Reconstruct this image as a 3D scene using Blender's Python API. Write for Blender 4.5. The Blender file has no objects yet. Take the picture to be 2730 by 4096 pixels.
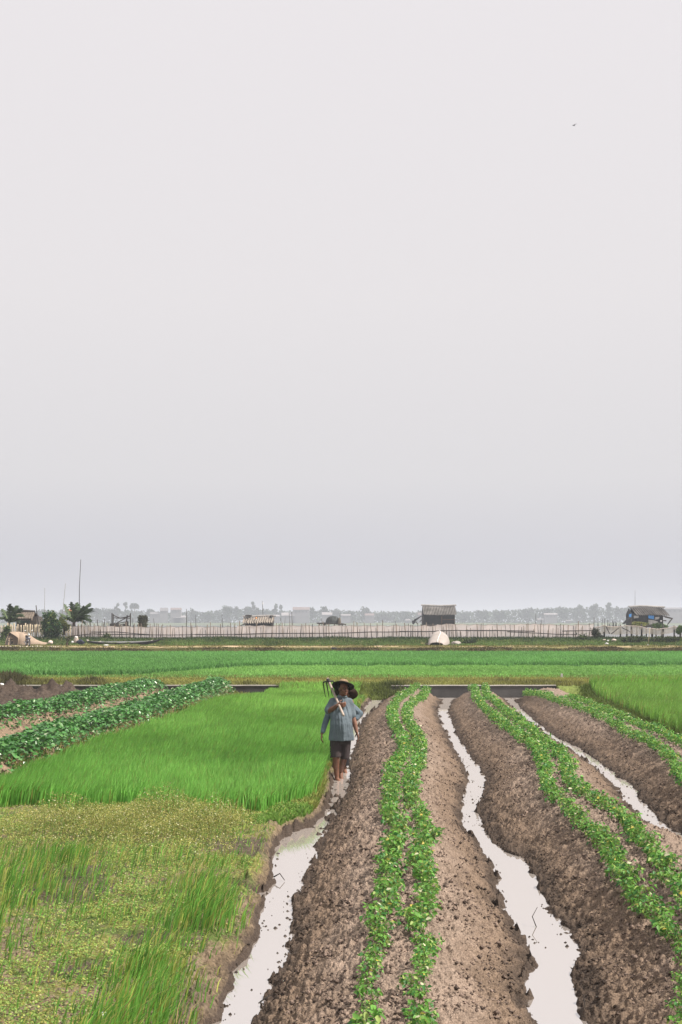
import bpy, bmesh, math, random
import numpy as np
from mathutils import Vector, Matrix, Quaternion

random.seed(7)
rng = np.random.default_rng(11)
scene = bpy.context.scene
COL = scene.collection
R = math.radians

# ------------------------------------------------------------------ camera, sky, sun, exposure
H = 2.6                      # eye height above the ditch water
FPX, CX, CY = 5689.0, 1365.0, 2484.0   # 50 mm lens in photo pixels, principal column, horizon row
cam_d = bpy.data.cameras.new('camera')
cam_d.sensor_fit = 'VERTICAL'; cam_d.sensor_height = 36.0; cam_d.sensor_width = 24.0
cam_d.lens = 50.0
cam_d.shift_y = (CY - 2048) / 4096.0
cam_d.clip_start = 0.1; cam_d.clip_end = 12000
cam = bpy.data.objects.new('camera', cam_d); COL.objects.link(cam)
cam.location = (0, 0, H); cam.rotation_euler = (R(90), 0, 0)
scene.camera = cam

SUN_EL, SUN_AZ = R(50), R(106)          # azimuth from +Y (away from the viewer) towards +X
S = Vector((math.sin(SUN_AZ) * math.cos(SUN_EL), math.cos(SUN_AZ) * math.cos(SUN_EL), math.sin(SUN_EL)))
sun_d = bpy.data.lights.new('sun', 'SUN'); sun_d.energy = 5.0; sun_d.angle = R(4); sun_d.color = (1.0, 0.93, 0.84)
sun = bpy.data.objects.new('sun', sun_d); COL.objects.link(sun)
sun.rotation_euler = S.to_track_quat('Z', 'Y').to_euler(); sun.location = (40, 20, 40)

world = bpy.data.worlds.new('World'); scene.world = world; world.use_nodes = True
wn = world.node_tree; wn.nodes.clear()
def wnode(t, **k):
    n = wn.nodes.new(t)
    for a, b in k.items(): setattr(n, a, b)
    return n
sky = wnode('ShaderNodeTexSky', sky_type='NISHITA', sun_disc=False)
sky.sun_elevation = SUN_EL; sky.sun_rotation = SUN_AZ; sky.dust_density = 6.0; sky.air_density = 1.2
tc = wnode('ShaderNodeTexCoord'); sep = wnode('ShaderNodeSeparateXYZ')
ramp = wnode('ShaderNodeValToRGB')
cr = ramp.color_ramp
stops = [(0.0, (.60, .60, .66)), (0.035, (.63, .625, .68)), (0.10, (.765, .745, .765)), (0.22, (.845, .81, .82)), (0.42, (.88, .84, .855)), (1.0, (.92, .88, .89))]
while len(cr.elements) < len(stops): cr.elements.new(0.5)
for e, (p, c) in zip(cr.elements, stops): e.position = p; e.color = (*c, 1)
veil = wnode('ShaderNodeVectorMath', operation='SCALE'); veil.inputs['Scale'].default_value = 10.0
mixw = wnode('ShaderNodeMix', data_type='RGBA'); mixw.inputs[0].default_value = 0.93
bg = wnode('ShaderNodeBackground'); bg.inputs['Strength'].default_value = 0.066
wo = wnode('ShaderNodeOutputWorld')
L = wn.links.new
L(tc.outputs['Generated'], sep.inputs[0]); L(sep.outputs['Z'], ramp.inputs[0])
L(ramp.outputs['Color'], veil.inputs[0]); L(sky.outputs['Color'], mixw.inputs[6]); L(veil.outputs[0], mixw.inputs[7])
L(mixw.outputs[2], bg.inputs['Color']); L(bg.outputs[0], wo.inputs['Surface'])

vs = scene.view_settings
vs.view_transform = 'Standard'; vs.look = 'None'; vs.gamma = 1.0; vs.use_curve_mapping = False; vs.exposure = 0.6
scene.cycles.use_denoising = True
scene.cycles.max_bounces = 6; scene.cycles.transparent_max_bounces = 24
scene.cycles.diffuse_bounces = 3; scene.cycles.glossy_bounces = 3; scene.cycles.transmission_bounces = 3
scene.cycles.volume_bounces = 0
scene.cycles.use_adaptive_sampling = False

# ------------------------------------------------------------------ helpers
def G(u, v, z=0.0):
    """photo pixel -> point on the level z"""
    Y = FPX * (H - z) / (v - CY)
    return np.array([(u - CX) / FPX * Y, Y, z])
def P(u, v, Y):
    """photo pixel at distance Y"""
    return Vector(((u - CX) / FPX * Y, Y, H - (v - CY) / FPX * Y))
def pxm(Y): return FPX / Y          # photo pixels per metre

_T = np.random.default_rng(5).random((256, 256))
def vnoise(x, y, s=0):
    x = np.asarray(x, float) + s * 17.31; y = np.asarray(y, float) + s * 9.77
    xi = np.floor(x).astype(int); yi = np.floor(y).astype(int)
    fx = x - xi; fy = y - yi
    fx = fx * fx * (3 - 2 * fx); fy = fy * fy * (3 - 2 * fy)
    a = _T[xi & 255, yi & 255]; b = _T[(xi + 1) & 255, yi & 255]
    c = _T[xi & 255, (yi + 1) & 255]; d = _T[(xi + 1) & 255, (yi + 1) & 255]
    return (a * (1 - fx) + b * fx) * (1 - fy) + (c * (1 - fx) + d * fx) * fy
def fbm(x, y, o=4, s=0):
    t = 0; a = 0.5
    for k in range(o):
        t = t + a * vnoise(x * 2 ** k, y * 2 ** k, s + k * 3); a *= 0.5
    return t / (1 - 0.5 ** o)
def sst(a, b, x):
    t = np.clip((x - a) / (b - a), 0, 1); return t * t * (3 - 2 * t)

def link(o, parent=None):
    COL.objects.link(o)
    if parent is not None: o.parent = parent
    return o
def tag(o, label=None, cat=None, group=None, kind=None):
    if label: o['label'] = label
    if cat: o['category'] = cat
    if group: o['group'] = group
    if kind: o['kind'] = kind
    return o
def empty(name, loc, label, cat, group=None, rz=0.0):
    o = bpy.data.objects.new(name, None); o.location = loc; o.rotation_euler = (0, 0, rz); o.empty_display_size = 0.2
    link(o); return tag(o, label, cat, group)

def mesh_np(name, V, quads=None, tris=None, cols=None, mat=None, parent=None, smooth=False, loc=None):
    V = np.asarray(V, np.float32).reshape(-1, 3)
    q = np.zeros((0, 4), np.int32) if quads is None else np.asarray(quads, np.int32).reshape(-1, 4)
    t = np.zeros((0, 3), np.int32) if tris is None else np.asarray(tris, np.int32).reshape(-1, 3)
    me = bpy.data.meshes.new(name)
    me.vertices.add(len(V)); me.vertices.foreach_set('co', V.ravel())
    nl = q.size + t.size
    me.loops.add(nl); me.loops.foreach_set('vertex_index', np.concatenate([q.ravel(), t.ravel()]))
    me.polygons.add(len(q) + len(t))
    st = np.concatenate([np.arange(len(q)) * 4, q.size + np.arange(len(t)) * 3]).astype(np.int32)
    me.polygons.foreach_set('loop_start', st)
    if smooth: me.polygons.foreach_set('use_smooth', np.ones(len(q) + len(t), bool))
    if cols is not None:
        c = np.ones((len(V), 4), np.float32); c[:, :3] = cols
        at = me.color_attributes.new('Col', 'FLOAT_COLOR', 'POINT'); at.data.foreach_set('color', c.ravel())
    me.update(calc_edges=True)
    if mat: me.materials.append(mat)
    o = bpy.data.objects.new(name, me)
    if loc is not None: o.location = loc
    return link(o, parent)

class MB:
    """collects shapes into ONE mesh"""
    def __init__(s): s.bm = bmesh.new()
    def box(s, c, d, rot=None, bev=0.0):
        r = bmesh.ops.create_cube(s.bm, size=1.0)
        M = Matrix.Translation(c) @ (rot.to_4x4() if rot is not None else Matrix()) @ Matrix.Diagonal((*d, 1))
        bmesh.ops.transform(s.bm, matrix=M, verts=r['verts'])
        if bev > 0:
            es = list({e for v in r['verts'] for e in v.link_edges})
            bmesh.ops.bevel(s.bm, geom=es, offset=bev, segments=2, affect='EDGES', profile=0.5)
        return s
    def tube(s, pts, rad, n=8, cap=True):
        pts = [Vector(p) for p in pts]
        rad = [rad] * len(pts) if not hasattr(rad, '__len__') else rad
        rings = []
        for i, p in enumerate(pts):
            d = (pts[min(i + 1, len(pts) - 1)] - pts[max(i - 1, 0)]).normalized()
            q = d.to_track_quat('Z', 'Y')
            rings.append([s.bm.verts.new(p + q @ Vector((rad[i] * math.cos(2 * math.pi * k / n), rad[i] * math.sin(2 * math.pi * k / n), 0))) for k in range(n)])
        for a, b in zip(rings, rings[1:]):
            for k in range(n): s.bm.faces.new((a[k], a[(k + 1) % n], b[(k + 1) % n], b[k]))
        if cap:
            s.bm.faces.new(rings[0][::-1]); s.bm.faces.new(rings[-1])
        return s
    def loft(s, rings, cap=True, closed=True):
        vs_ = [[s.bm.verts.new(p) for p in r] for r in rings]
        n = len(vs_[0]); m = n if closed else n - 1
        for a, b in zip(vs_, vs_[1:]):
            for k in range(m): s.bm.faces.new((a[k], a[(k + 1) % n], b[(k + 1) % n], b[k]))
        if cap and closed: s.bm.faces.new(vs_[0][::-1]); s.bm.faces.new(vs_[-1])
        return s
    def eloft(s, secs, n=20):
        """secs: (cx, cy, cz, rx, ry) rings in horizontal planes"""
        return s.loft([[(cx + rx * math.cos(2 * math.pi * k / n), cy + ry * math.sin(2 * math.pi * k / n), cz) for k in range(n)] for cx, cy, cz, rx, ry in secs])
    def ball(s, c, r, rot=None, seg=16, rings=10):
        q = bmesh.ops.create_uvsphere(s.bm, u_segments=seg, v_segments=rings, radius=1.0)
        r = (r, r, r) if not hasattr(r, '__len__') else r
        M = Matrix.Translation(c) @ (rot.to_4x4() if rot is not None else Matrix()) @ Matrix.Diagonal((*r, 1))
        bmesh.ops.transform(s.bm, matrix=M, verts=q['verts']); return s
    def cap(s, p0, p1, r0, r1, n=12):
        """tapered capsule"""
        p0 = Vector(p0); p1 = Vector(p1); d = (p1 - p0)
        if d.length < 1e-6: return s.ball(p0, r0)
        q = d.normalized().to_track_quat('Z', 'Y'); rings = []
        for a in (-80, -55, -28, 0): rings.append((p0, r0, a))
        for a in (0, 28, 55, 80): rings.append((p1, r1, a))
        out = []
        for c, r, a in rings:
            rr = r * math.cos(R(a)); zz = r * math.sin(R(a))
            out.append([c + q @ Vector((rr * math.cos(2 * math.pi * k / n), rr * math.sin(2 * math.pi * k / n), zz)) for k in range(n)])
        return s.loft(out)
    def prism(s, prof, a, b):
        """closed profile extruded from offset a to offset b (Vectors)"""
        return s.loft([[Vector(p) + Vector(a) for p in prof], [Vector(p) + Vector(b) for p in prof]])
    def obj(s, name, mat=None, parent=None, smooth=False, loc=None):
        bmesh.ops.recalc_face_normals(s.bm, faces=s.bm.faces[:])
        me = bpy.data.meshes.new(name); s.bm.to_mesh(me); s.bm.free()
        if smooth:
            me.polygons.foreach_set('use_smooth', np.ones(len(me.polygons), bool))
        if mat: me.materials.append(mat)
        o = bpy.data.objects.new(name, me)
        if loc is not None: o.location = loc
        return link(o, parent)
    def fused(s, name, mat=None, parent=None, voxel=0.008, smooth=6, loc=None, shrink=0.5):
        """all shapes welded into one continuous surface"""
        o = s.obj(name + '_tmp')
        m = o.modifiers.new('r', 'REMESH'); m.mode = 'VOXEL'; m.voxel_size = voxel
        if smooth:
            k = o.modifiers.new('s', 'SMOOTH'); k.iterations = smooth; k.factor = shrink
        dg = bpy.context.evaluated_depsgraph_get()
        me = bpy.data.meshes.new_from_object(o.evaluated_get(dg)); me.name = name
        old = o.data; bpy.data.objects.remove(o); bpy.data.meshes.remove(old)
        me.polygons.foreach_set('use_smooth', np.ones(len(me.polygons), bool))
        me.materials.clear()
        if mat: me.materials.append(mat)
        o = bpy.data.objects.new(name, me)
        if loc is not None: o.location = loc
        return link(o, parent)

# ------------------------------------------------------------------ materials
def newmat(name):
    m = bpy.data.materials.new(name); m.use_nodes = True
    nt = m.node_tree; nt.nodes.clear()
    out = nt.nodes.new('ShaderNodeOutputMaterial')
    return m, nt, out
def nd(nt, t, **k):
    n = nt.nodes.new(t)
    for a, b in k.items(): setattr(n, a, b)
    return n
def simple(name, col, rough=0.8, var=0.25, scale=8.0, bump=0.2, spec=0.3, col2=None, stripe=None, metal=0.0, bscale=None):
    """principled with noise-mottled colour and a noise bump, object coordinates"""
    m, nt, out = newmat(name); l = nt.links.new
    p = nd(nt, 'ShaderNodeBsdfPrincipled'); p.inputs['Roughness'].default_value = rough
    p.inputs['Specular IOR Level'].default_value = spec; p.inputs['Metallic'].default_value = metal
    t = nd(nt, 'ShaderNodeTexCoord'); n = nd(nt, 'ShaderNodeTexNoise')
    n.inputs['Scale'].default_value = scale; n.inputs['Detail'].default_value = 6
    l(t.outputs['Object'], n.inputs['Vector'])
    mx = nd(nt, 'ShaderNodeMix', data_type='RGBA')
    c2 = col2 or tuple(c * (1 - var) for c in col); c1 = tuple(min(1, c * (1 + var * .6)) for c in col)
    mx.inputs[6].default_value = (*c2, 1); mx.inputs[7].default_value = (*c1, 1)
    rp = nd(nt, 'ShaderNodeMapRange'); rp.inputs[1].default_value = .3; rp.inputs[2].default_value = .7
    l(n.outputs['Fac'], rp.inputs[0]); l(rp.outputs[0], mx.inputs[0])
    src = mx.outputs[2]
    if stripe:
        w = nd(nt, 'ShaderNodeTexWave', wave_type='BANDS', bands_direction=stripe[0]); w.inputs['Scale'].default_value = stripe[1]
        l(t.outputs['Object'], w.inputs['Vector'])
        m2 = nd(nt, 'ShaderNodeMix', data_type='RGBA', blend_type='MULTIPLY'); m2.inputs[0].default_value = stripe[2]
        l(src, m2.inputs[6]); l(w.outputs['Color'], m2.inputs[7]); src = m2.outputs[2]
    l(src, p.inputs['Base Color'])
    if bump:
        b = nd(nt, 'ShaderNodeBump'); b.inputs['Strength'].default_value = bump; b.inputs['Distance'].default_value = .02
        n2 = nd(nt, 'ShaderNodeTexNoise'); n2.inputs['Scale'].default_value = bscale or scale * 4; n2.inputs['Detail'].default_value = 4
        l(t.outputs['Object'], n2.inputs['Vector']); l(n2.outputs['Fac'], b.inputs['Height']); l(b.outputs[0], p.inputs['Normal'])
    l(p.outputs[0], out.inputs['Surface'])
    return m
def leafmat(name, trans=0.35, rough=0.5, spec=0.3):
    """leaf colour comes from the per-leaf attribute Col"""
    m, nt, out = newmat(name); l = nt.links.new
    a = nd(nt, 'ShaderNodeAttribute', attribute_name='Col')
    p = nd(nt, 'ShaderNodeBsdfPrincipled'); p.inputs['Roughness'].default_value = rough; p.inputs['Specular IOR Level'].default_value = spec
    tr = nd(nt, 'ShaderNodeBsdfTranslucent'); mx = nd(nt, 'ShaderNodeMixShader'); mx.inputs[0].default_value = trans
    l(a.outputs['Color'], p.inputs['Base Color']); l(a.outputs['Color'], tr.inputs['Color'])
    l(p.outputs[0], mx.inputs[1]); l(tr.outputs[0], mx.inputs[2]); l(mx.outputs[0], out.inputs['Surface'])
    return m
def soilmat(name, rough=0.95, bump=0.9, bscale=45.0, lo=0.50, hi=1.38, nscale=85.0, spec=0.15):
    """earth: colour attribute times two sizes of speckle, crumb bump"""
    m, nt, out = newmat(name); l = nt.links.new
    a = nd(nt, 'ShaderNodeAttribute', attribute_name='Col')
    t = nd(nt, 'ShaderNodeTexCoord')
    n = nd(nt, 'ShaderNodeTexNoise'); n.inputs['Scale'].default_value = nscale; n.inputs['Detail'].default_value = 5
    l(t.outputs['Object'], n.inputs['Vector'])
    r = nd(nt, 'ShaderNodeMapRange'); r.inputs[1].default_value = .32; r.inputs[2].default_value = .68; r.inputs[3].default_value = lo; r.inputs[4].default_value = hi
    l(n.outputs['Fac'], r.inputs[0])
    v = nd(nt, 'ShaderNodeVectorMath', operation='SCALE'); l(a.outputs['Color'], v.inputs[0]); l(r.outputs[0], v.inputs['Scale'])
    p = nd(nt, 'ShaderNodeBsdfPrincipled'); p.inputs['Roughness'].default_value = rough; p.inputs['Specular IOR Level'].default_value = spec
    l(v.outputs[0], p.inputs['Base Color'])
    b = nd(nt, 'ShaderNodeBump'); b.inputs['Strength'].default_value = bump; b.inputs['Distance'].default_value = .03
    n2 = nd(nt, 'ShaderNodeTexNoise'); n2.inputs['Scale'].default_value = bscale; n2.inputs['Detail'].default_value = 6
    l(t.outputs['Object'], n2.inputs['Vector']); l(n2.outputs['Fac'], b.inputs['Height']); l(b.outputs[0], p.inputs['Normal'])
    l(p.outputs[0], out.inputs['Surface'])
    return m
def watermat(name, mud, refl, rip, ripscale, strength):
    m, nt, out = newmat(name); l = nt.links.new
    t = nd(nt, 'ShaderNodeTexCoord'); mp = nd(nt, 'ShaderNodeMapping'); mp.inputs['Scale'].default_value = ripscale
    n = nd(nt, 'ShaderNodeTexNoise'); n.inputs['Scale'].default_value = rip; n.inputs['Detail'].default_value = 3
    l(t.outputs['Object'], mp.inputs[0]); l(mp.outputs[0], n.inputs['Vector'])
    b = nd(nt, 'ShaderNodeBump'); b.inputs['Strength'].default_value = strength; b.inputs['Distance'].default_value = .01
    l(n.outputs['Fac'], b.inputs['Height'])
    d = nd(nt, 'ShaderNodeBsdfDiffuse'); d.inputs['Color'].default_value = (*mud, 1)
    g = nd(nt, 'ShaderNodeBsdfGlossy'); g.inputs['Roughness'].default_value = 0.02; g.inputs['Color'].default_value = (.97, .96, .96, 1)
    f = nd(nt, 'ShaderNodeFresnel'); f.inputs['IOR'].default_value = refl
    l(b.outputs[0], g.inputs['Normal']); l(b.outputs[0], f.inputs['Normal'])
    mx = nd(nt, 'ShaderNodeMixShader'); l(f.outputs[0], mx.inputs[0]); l(d.outputs[0], mx.inputs[1]); l(g.outputs[0], mx.inputs[2])
    l(mx.outputs[0], out.inputs['Surface'])
    return m

M_SOIL = soilmat('earth')
M_FIELD = soilmat('field_earth', bump=0.5, bscale=60, lo=.5, hi=1.4, nscale=38)
M_FAR = soilmat('far_earth', bump=0.5, bscale=8, nscale=5)
M_LEAF = leafmat('leaves'); M_GRASS = leafmat('grass_blades', trans=0.45, rough=0.55, spec=0.2)
M_VINE = leafmat('broad_leaves', trans=0.2, rough=0.32, spec=0.6)
M_FARLEAF = leafmat('far_leaves', trans=0.2, rough=0.8, spec=0.1)
M_WATER = watermat('ditch_water', (.34, .305, .28), 14.0, 3.0, (1, .5, 1), .14)
M_LAKE = watermat('lake_water', (.42, .38, .36), 6.0, .5, (1, .4, 1), 1.0)
M_DARKWOOD = simple('weathered_dark_wood', (.045, .04, .036), .9, .4, 3, .3)
M_BAMBOO = simple('grey_brown_bamboo', (.15, .118, .088), .8, .4, 5, .2)
M_PALEWOOD = simple('bleached_picket_wood', (.42, .35, .25), .85, .3, 4, .2)
M_BARK = simple('bark', (.13, .10, .075), .95, .4, 4, .5)
M_STEM = simple('green_stem', (.14, .20, .05), .7, .2, 20, 0)
M_CONC = simple('damp_shaded_concrete', (.060, .056, .054), .95, .35, 1.5, .3)  # damp concrete, with the shade on the near face put into the colour
M_CONCTOP = simple('pale_concrete_edge', (.45, .42, .39), .9, .2, 2, .2)  # on the wall top, dust and sunlight are both put into this colour
# ------------------------------------------------------------------ ditch and row courses, read off the photograph as ground points
def curve(pts, z=0.0):
    a = np.array([G(u, v, z)[:2] for u, v in pts]); i = np.argsort(a[:, 1]); a = a[i]
    def f(Y, a=a):
        Y = np.asarray(Y, float)
        x = np.interp(Y, a[:, 1], a[:, 0])
        s0 = (a[3, 0] - a[0, 0]) / max(1e-3, a[3, 1] - a[0, 1]); s0 = np.clip(s0, -.25, .25)
        return x + np.where(Y < a[0, 1], (Y - a[0, 1]) * s0, 0)
    return f
AL = curve([(838,4096),(877,4085),(896,3983),(921,3887),(985,3823),(1023,3728),(1045,3600),(1055,3565),(1074,3520),(1074,3456),(1087,3399),(1112,3367),(1157,3329),(1246,3303),(1285,3265),(1304,3214),(1317,3176),(1318,3121),(1345,3080),(1362,3052),(1385,2994),(1412,2888),(1432,2868),(1446,2851),(1454,2828),(1486,2793),(1530,2773),(1575,2765)])
AR = curve([(1005,4110),(1017,4091),(1049,4034),(1061,3983),(1106,3919),(1144,3823),(1180,3740),(1170,3670),(1163,3600),(1205,3565),(1212,3507),(1256,3456),(1275,3405),(1278,3360),(1317,3309),(1342,3265),(1355,3214),(1396,3163),(1405,3121),(1400,3080),(1400,3052),(1420,2994),(1446,2888),(1466,2868),(1489,2851),(1512,2828),(1553,2793),(1590,2773),(1612,2765)])
BL = curve([(2160,4096),(2113,4034),(2098,3983),(2087,3944),(2100,3874),(2113,3842),(2122,3791),(2106,3759),(2068,3715),(2030,3664),(2001,3647),(1998,3609),(1995,3558),(1982,3507),(1963,3469),(1953,3431),(1935,3405),(1896,3360),(1858,3316),(1845,3265),(1848,3214),(1862,3159),(1875,3125),(1866,3074),(1837,3032),(1811,2989),(1790,2938),(1769,2904),(1746,2841),(1777,2790)])
BR = curve([(2374,4096),(2339,4034),(2307,3983),(2291,3944),(2304,3874),(2307,3842),(2307,3791),(2294,3759),(2278,3715),(2221,3664),(2205,3647),(2189,3609),(2157,3558),(2148,3507),(2125,3469),(2087,3431),(2020,3405),(1965,3360),(1934,3316),(1915,3265),(1918,3214),(1943,3159),(1947,3125),(1926,3074),(1888,3032),(1858,2989),(1828,2938),(1816,2904),(1794,2841),(1820,2790)])
_CL = curve([(2725,3380),(2655,3341),(2610,3309),(2565,3278),(2494,3201),(2464,3159),(2430,3116),(2384,3074),(2324,3032),(2257,2989),(2197,2947),(2142,2904),(2095,2871),(2053,2837),(2015,2794)])
_CR = curve([(2790,3380),(2725,3341),(2674,3309),(2636,3278),(2579,3201),(2545,3159),(2494,3116),(2435,3074),(2375,3032),(2312,2989),(2223,2947),(2168,2904),(2125,2871),(2091,2837),(2053,2794)])
def CL(Y): return np.where(np.asarray(Y) < 16.5, BR(Y) + 2.16, _CL(Y))
def CR(Y): return np.where(np.asarray(Y) < 16.5, BR(Y) + 2.40, _CR(Y))
def DL(Y): return CR(Y) + 2.15
def DR(Y): return CR(Y) + 2.40
ZR = 0.50                                  # mid-height of the bean foliage
ROWS = [
 curve([(1671,2743),(1612,2786),(1574,2820),(1565,2862),(1582,2904),(1608,2947),(1620,2989),(1616,3015),(1582,3057),(1570,3108),(1565,3159),(1555,3201),(1556,3246),(1597,3297),(1603,3341),(1559,3386),(1553,3437),(1553,3501),(1565,3565),(1546,3628),(1527,3664),(1514,3728),(1514,3791),(1498,3842),(1476,3887),(1482,3951),(1457,4015),(1451,4078)], ZR),
 curve([(1710,2735),(1692,2769),(1654,2803),(1625,2837),(1629,2879),(1659,2921),(1676,2964),(1684,3006),(1671,3049),(1650,3108),(1642,3159),(1640,3201),(1680,3246),(1706,3278),(1712,3329),(1693,3373),(1686,3418),(1686,3469),(1712,3507),(1738,3558),(1712,3609),(1686,3632),(1661,3683),(1693,3740),(1693,3810),(1680,3868),(1674,3919),(1667,3970),(1661,4034),(1667,4085)], ZR),
 curve([(1902,2748),(1907,2786),(1930,2820),(1977,2862),(2028,2904),(2096,2947),(2151,2989),(2172,3032),(2176,3074),(2180,3117),(2206,3159),(2234,3188),(2298,3233),(2349,3278),(2419,3329),(2444,3373),(2476,3418),(2508,3469),(2540,3520),(2597,3565),(2636,3609),(2668,3638),(2687,3683),(2706,3740),(2725,3804)], ZR),
 curve([(1941,2743),(1947,2786),(1985,2811),(2036,2854),(2087,2896),(2146,2938),(2202,2972),(2240,3006),(2261,3040),(2265,3083),(2291,3125),(2325,3159),(2380,3188),(2444,3233),(2527,3278),(2540,3329),(2585,3373),(2642,3418),(2661,3469),(2706,3513),(2760,3600)], ZR),
 curve([(2117,2748),(2180,2769),(2231,2794),(2299,2820),(2367,2845),(2443,2879),(2503,2913),(2579,2947),(2655,2989),(2698,3032),(2730,3074)], ZR),
 curve([(2150,2744),(2225,2765),(2290,2790),(2370,2816),(2440,2838),(2520,2870),(2590,2905),(2660,2935),(2740,2975)], ZR)]
V1 = curve([(0,3029),(115,3003),(230,2949),(344,2920),(459,2888),(574,2851),(689,2811),(804,2771),(861,2750)], .45)
V2 = curve([(0,2874),(115,2854),(230,2838),(344,2812),(459,2782),(545,2762),(603,2745)], .45)
YB = 47.3                                  # where the beds end, in front of the concrete wall
YW = 48.2
BED_H = (0.41, 0.40, 0.40)

def gauss(x, y, cx, cy, sx, sy): return np.exp(-((x - cx) / sx) ** 2 - ((y - cy) / sy) ** 2)
def rice_front(x): return 18.3 + .35 * np.sin(x * 1.3) + np.where(x > -1.0, (x + 1.0) * 2.6, 0) + .2 * np.sin(x * 4.1)

def terrain(x, Y):
    """height, label, colour of the near ground.  labels 0 field, 1..3 raised beds, 4 ditch beds"""
    al, ar, bl, br, cl, crr, dl, dr = AL(Y), AR(Y), BL(Y), BR(Y), CL(Y), CR(Y), DL(Y), DR(Y)
    wob = (fbm(x * 3.1, Y * 1.7, 3, 1) - .5) * .10
    jag = (fbm(x * 6, Y * 2.6, 3, 2) - .5) * .06 + (fbm(x * 17, Y * 11, 2, 15) - .5) * .03
    xx = x + wob * .6 + jag
    h = np.full(x.shape, .15); lab = np.zeros(x.shape, int)
    end = 1 - sst(YB - 1.3, YB, Y)
    t_all = np.zeros(x.shape)
    for k, (a, b) in enumerate(((ar, bl), (br, cl), (crr, dl))):
        m = (xx >= a) & (xx < b)
        w = np.maximum(b - a, .2); t = (xx - a) / w
        s = np.abs(2 * t - 1)
        prof = np.power(.5 + .5 * np.cos(np.pi * np.clip(s, 0, 1) ** 1.12), .66)
        z = BED_H[k] * prof * np.sqrt(end) * (1 + (fbm(x * .9, Y * .35, 2, 20 + k) - .5) * .25)
        h = np.where(m, z, h); lab = np.where(m, k + 1, lab); t_all = np.where(m, t, t_all)
    for a, b in ((al, ar), (bl, br), (crr * 0 + cl, crr), (dl, dr)):
        m = (xx >= a) & (xx < b)
        w = np.maximum(b - a, .05); t = (xx - a) / w
        z = -.055 * np.power(np.clip(1 - np.abs(2 * t - 1) ** 2, 0, 1), .6)
        h = np.where(m, z, h); lab = np.where(m, 4, lab)
    # left field and its bank
    al = al + .035; d = al - xx
    m = d > 0
    wide = .09 + .18 * fbm(Y * .7, Y * 0, 2, 9) + .16 * sst(11.8, 10.2, Y)
    fz = .15 + (fbm(x * .8, Y * .6, 3, 4) - .5) * .07
    z = fz * np.clip(d / wide, 0, 1) ** .6
    z += .29 * np.exp(-((x - V1(Y)) / .55) ** 4) * (1 - sst(YB - .8, YB, Y)) * sst(20.5, 21.5, Y)
    z += .29 * np.exp(-((x - V2(Y)) / .62) ** 4) * (1 - sst(YB - .8, YB, Y)) * sst(20.5, 21.5, Y)
    heaps = .37 * gauss(x, Y, -10.6, 45.0, .85, 1.6) + .36 * gauss(x, Y, -8.85, 44.8, .75, 1.7) + .17 * gauss(x, Y, -9.9, 41.5, 1.6, 3.0)
    z += heaps * (1 + (fbm(x * 3.5, Y * 2.2, 4, 31) - .5) * 1.9)
    # shallow cut in the weeds
    cut = np.exp(-((Y - 13.7 - .25 * np.sin(x * 1.7)) / .20) ** 2) * (sst(-.55, -.75, x) - sst(-1.4, -1.65, x) + sst(-2.5, -2.8, x)) * (.4 + 1.1 * fbm(x * 5, Y * 3, 2, 43))
    z -= .16 * np.clip(cut, 0, 1)
    h = np.where(m, z, h)
    m2 = xx >= dr
    z2 = (.13 + (fbm(x * .8, Y * .6, 3, 5) - .5) * .05) * sst(0, .3, xx - dr)
    h = np.where(m2, z2, h)
    # cross channel along the foot of the wall
    ch = sst(YB - .25, YB + .15, Y) * (x > al - .1)
    h = h * (1 - ch) - .03 * ch
    rise = sst(YB - .6, YW, Y) * (((x > (1120 - CX) / FPX * YW) & (x < (1560 - CX) / FPX * YW)) | (x > (2225 - CX) / FPX * YW))
    h = h * (1 - rise) + .40 * rise
    # clods and crumbs
    bed = (lab >= 1) & (lab <= 3)
    bank = (lab == 0) & m & (d < wide * 1.3)
    heapm = (lab == 0) & m & (heaps > .07)
    vb = (lab == 0) & m & ((np.abs(x - V1(Y)) < .8) | (np.abs(x - V2(Y)) < .9)) & (Y > 21)
    soil = bed | bank | heapm | vb
    c1 = np.clip(fbm(x * 9, Y * 7, 3, 6) - .52, 0, 1) * .09
    c2 = np.clip(fbm(x * 27, Y * 22, 2, 7) - .50, 0, 1) * .10
    c3 = (vnoise(x * 55, Y * 42, 8) - .5) * .024
    hoe = (fbm(x * 1.2 + Y * .55, Y * 7.0 - x * 2.4, 3, 12) - .5) * .055
    st = np.abs(2 * t_all - 1)
    h = h + np.where(soil, c1 + c2 + c3, (c1 * .5 + c2 * .5) * (lab != 4)) + np.where(bed, hoe * sst(.15, .8, st) * sst(0, .12, 1 - st), 0)
    mudi = np.clip(fbm(x * 8, Y * 3.2, 4, 14) - .55, 0, 1) * .42
    near_edge = np.minimum(np.abs(xx - al), np.abs(xx - ar)); near_edge = np.minimum(near_edge, np.minimum(np.abs(xx - bl), np.abs(xx - br)))
    near_edge = np.minimum(near_edge, np.minimum(np.abs(xx - cl), np.abs(xx - crr)))
    muddy = 1 + 2.2 * gauss(x, Y, -.1, 20.5, .5, 2.2) + 1.5 * gauss(x, Y, .1, 25.5, .7, 2.0) + 1.4 * gauss(x, Y, 1.4, 40, 1.6, 6)
    h = h + np.where(lab == 4, mudi * np.exp(-near_edge / .09) + mudi * .33 * (muddy - 1), 0)
    # ---- colour
    n1 = fbm(x * 1.3, Y * .9, 3, 40)[..., None]; n2 = fbm(x * 14, Y * 10, 3, 41)[..., None]; n3 = fbm(x * 5, Y * 3, 3, 42)[..., None]
    dry = np.array([.242, .184, .145]); mid = np.array([.172, .124, .090]); wet = np.array([.062, .046, .036])
    hz = h[..., None]
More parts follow.
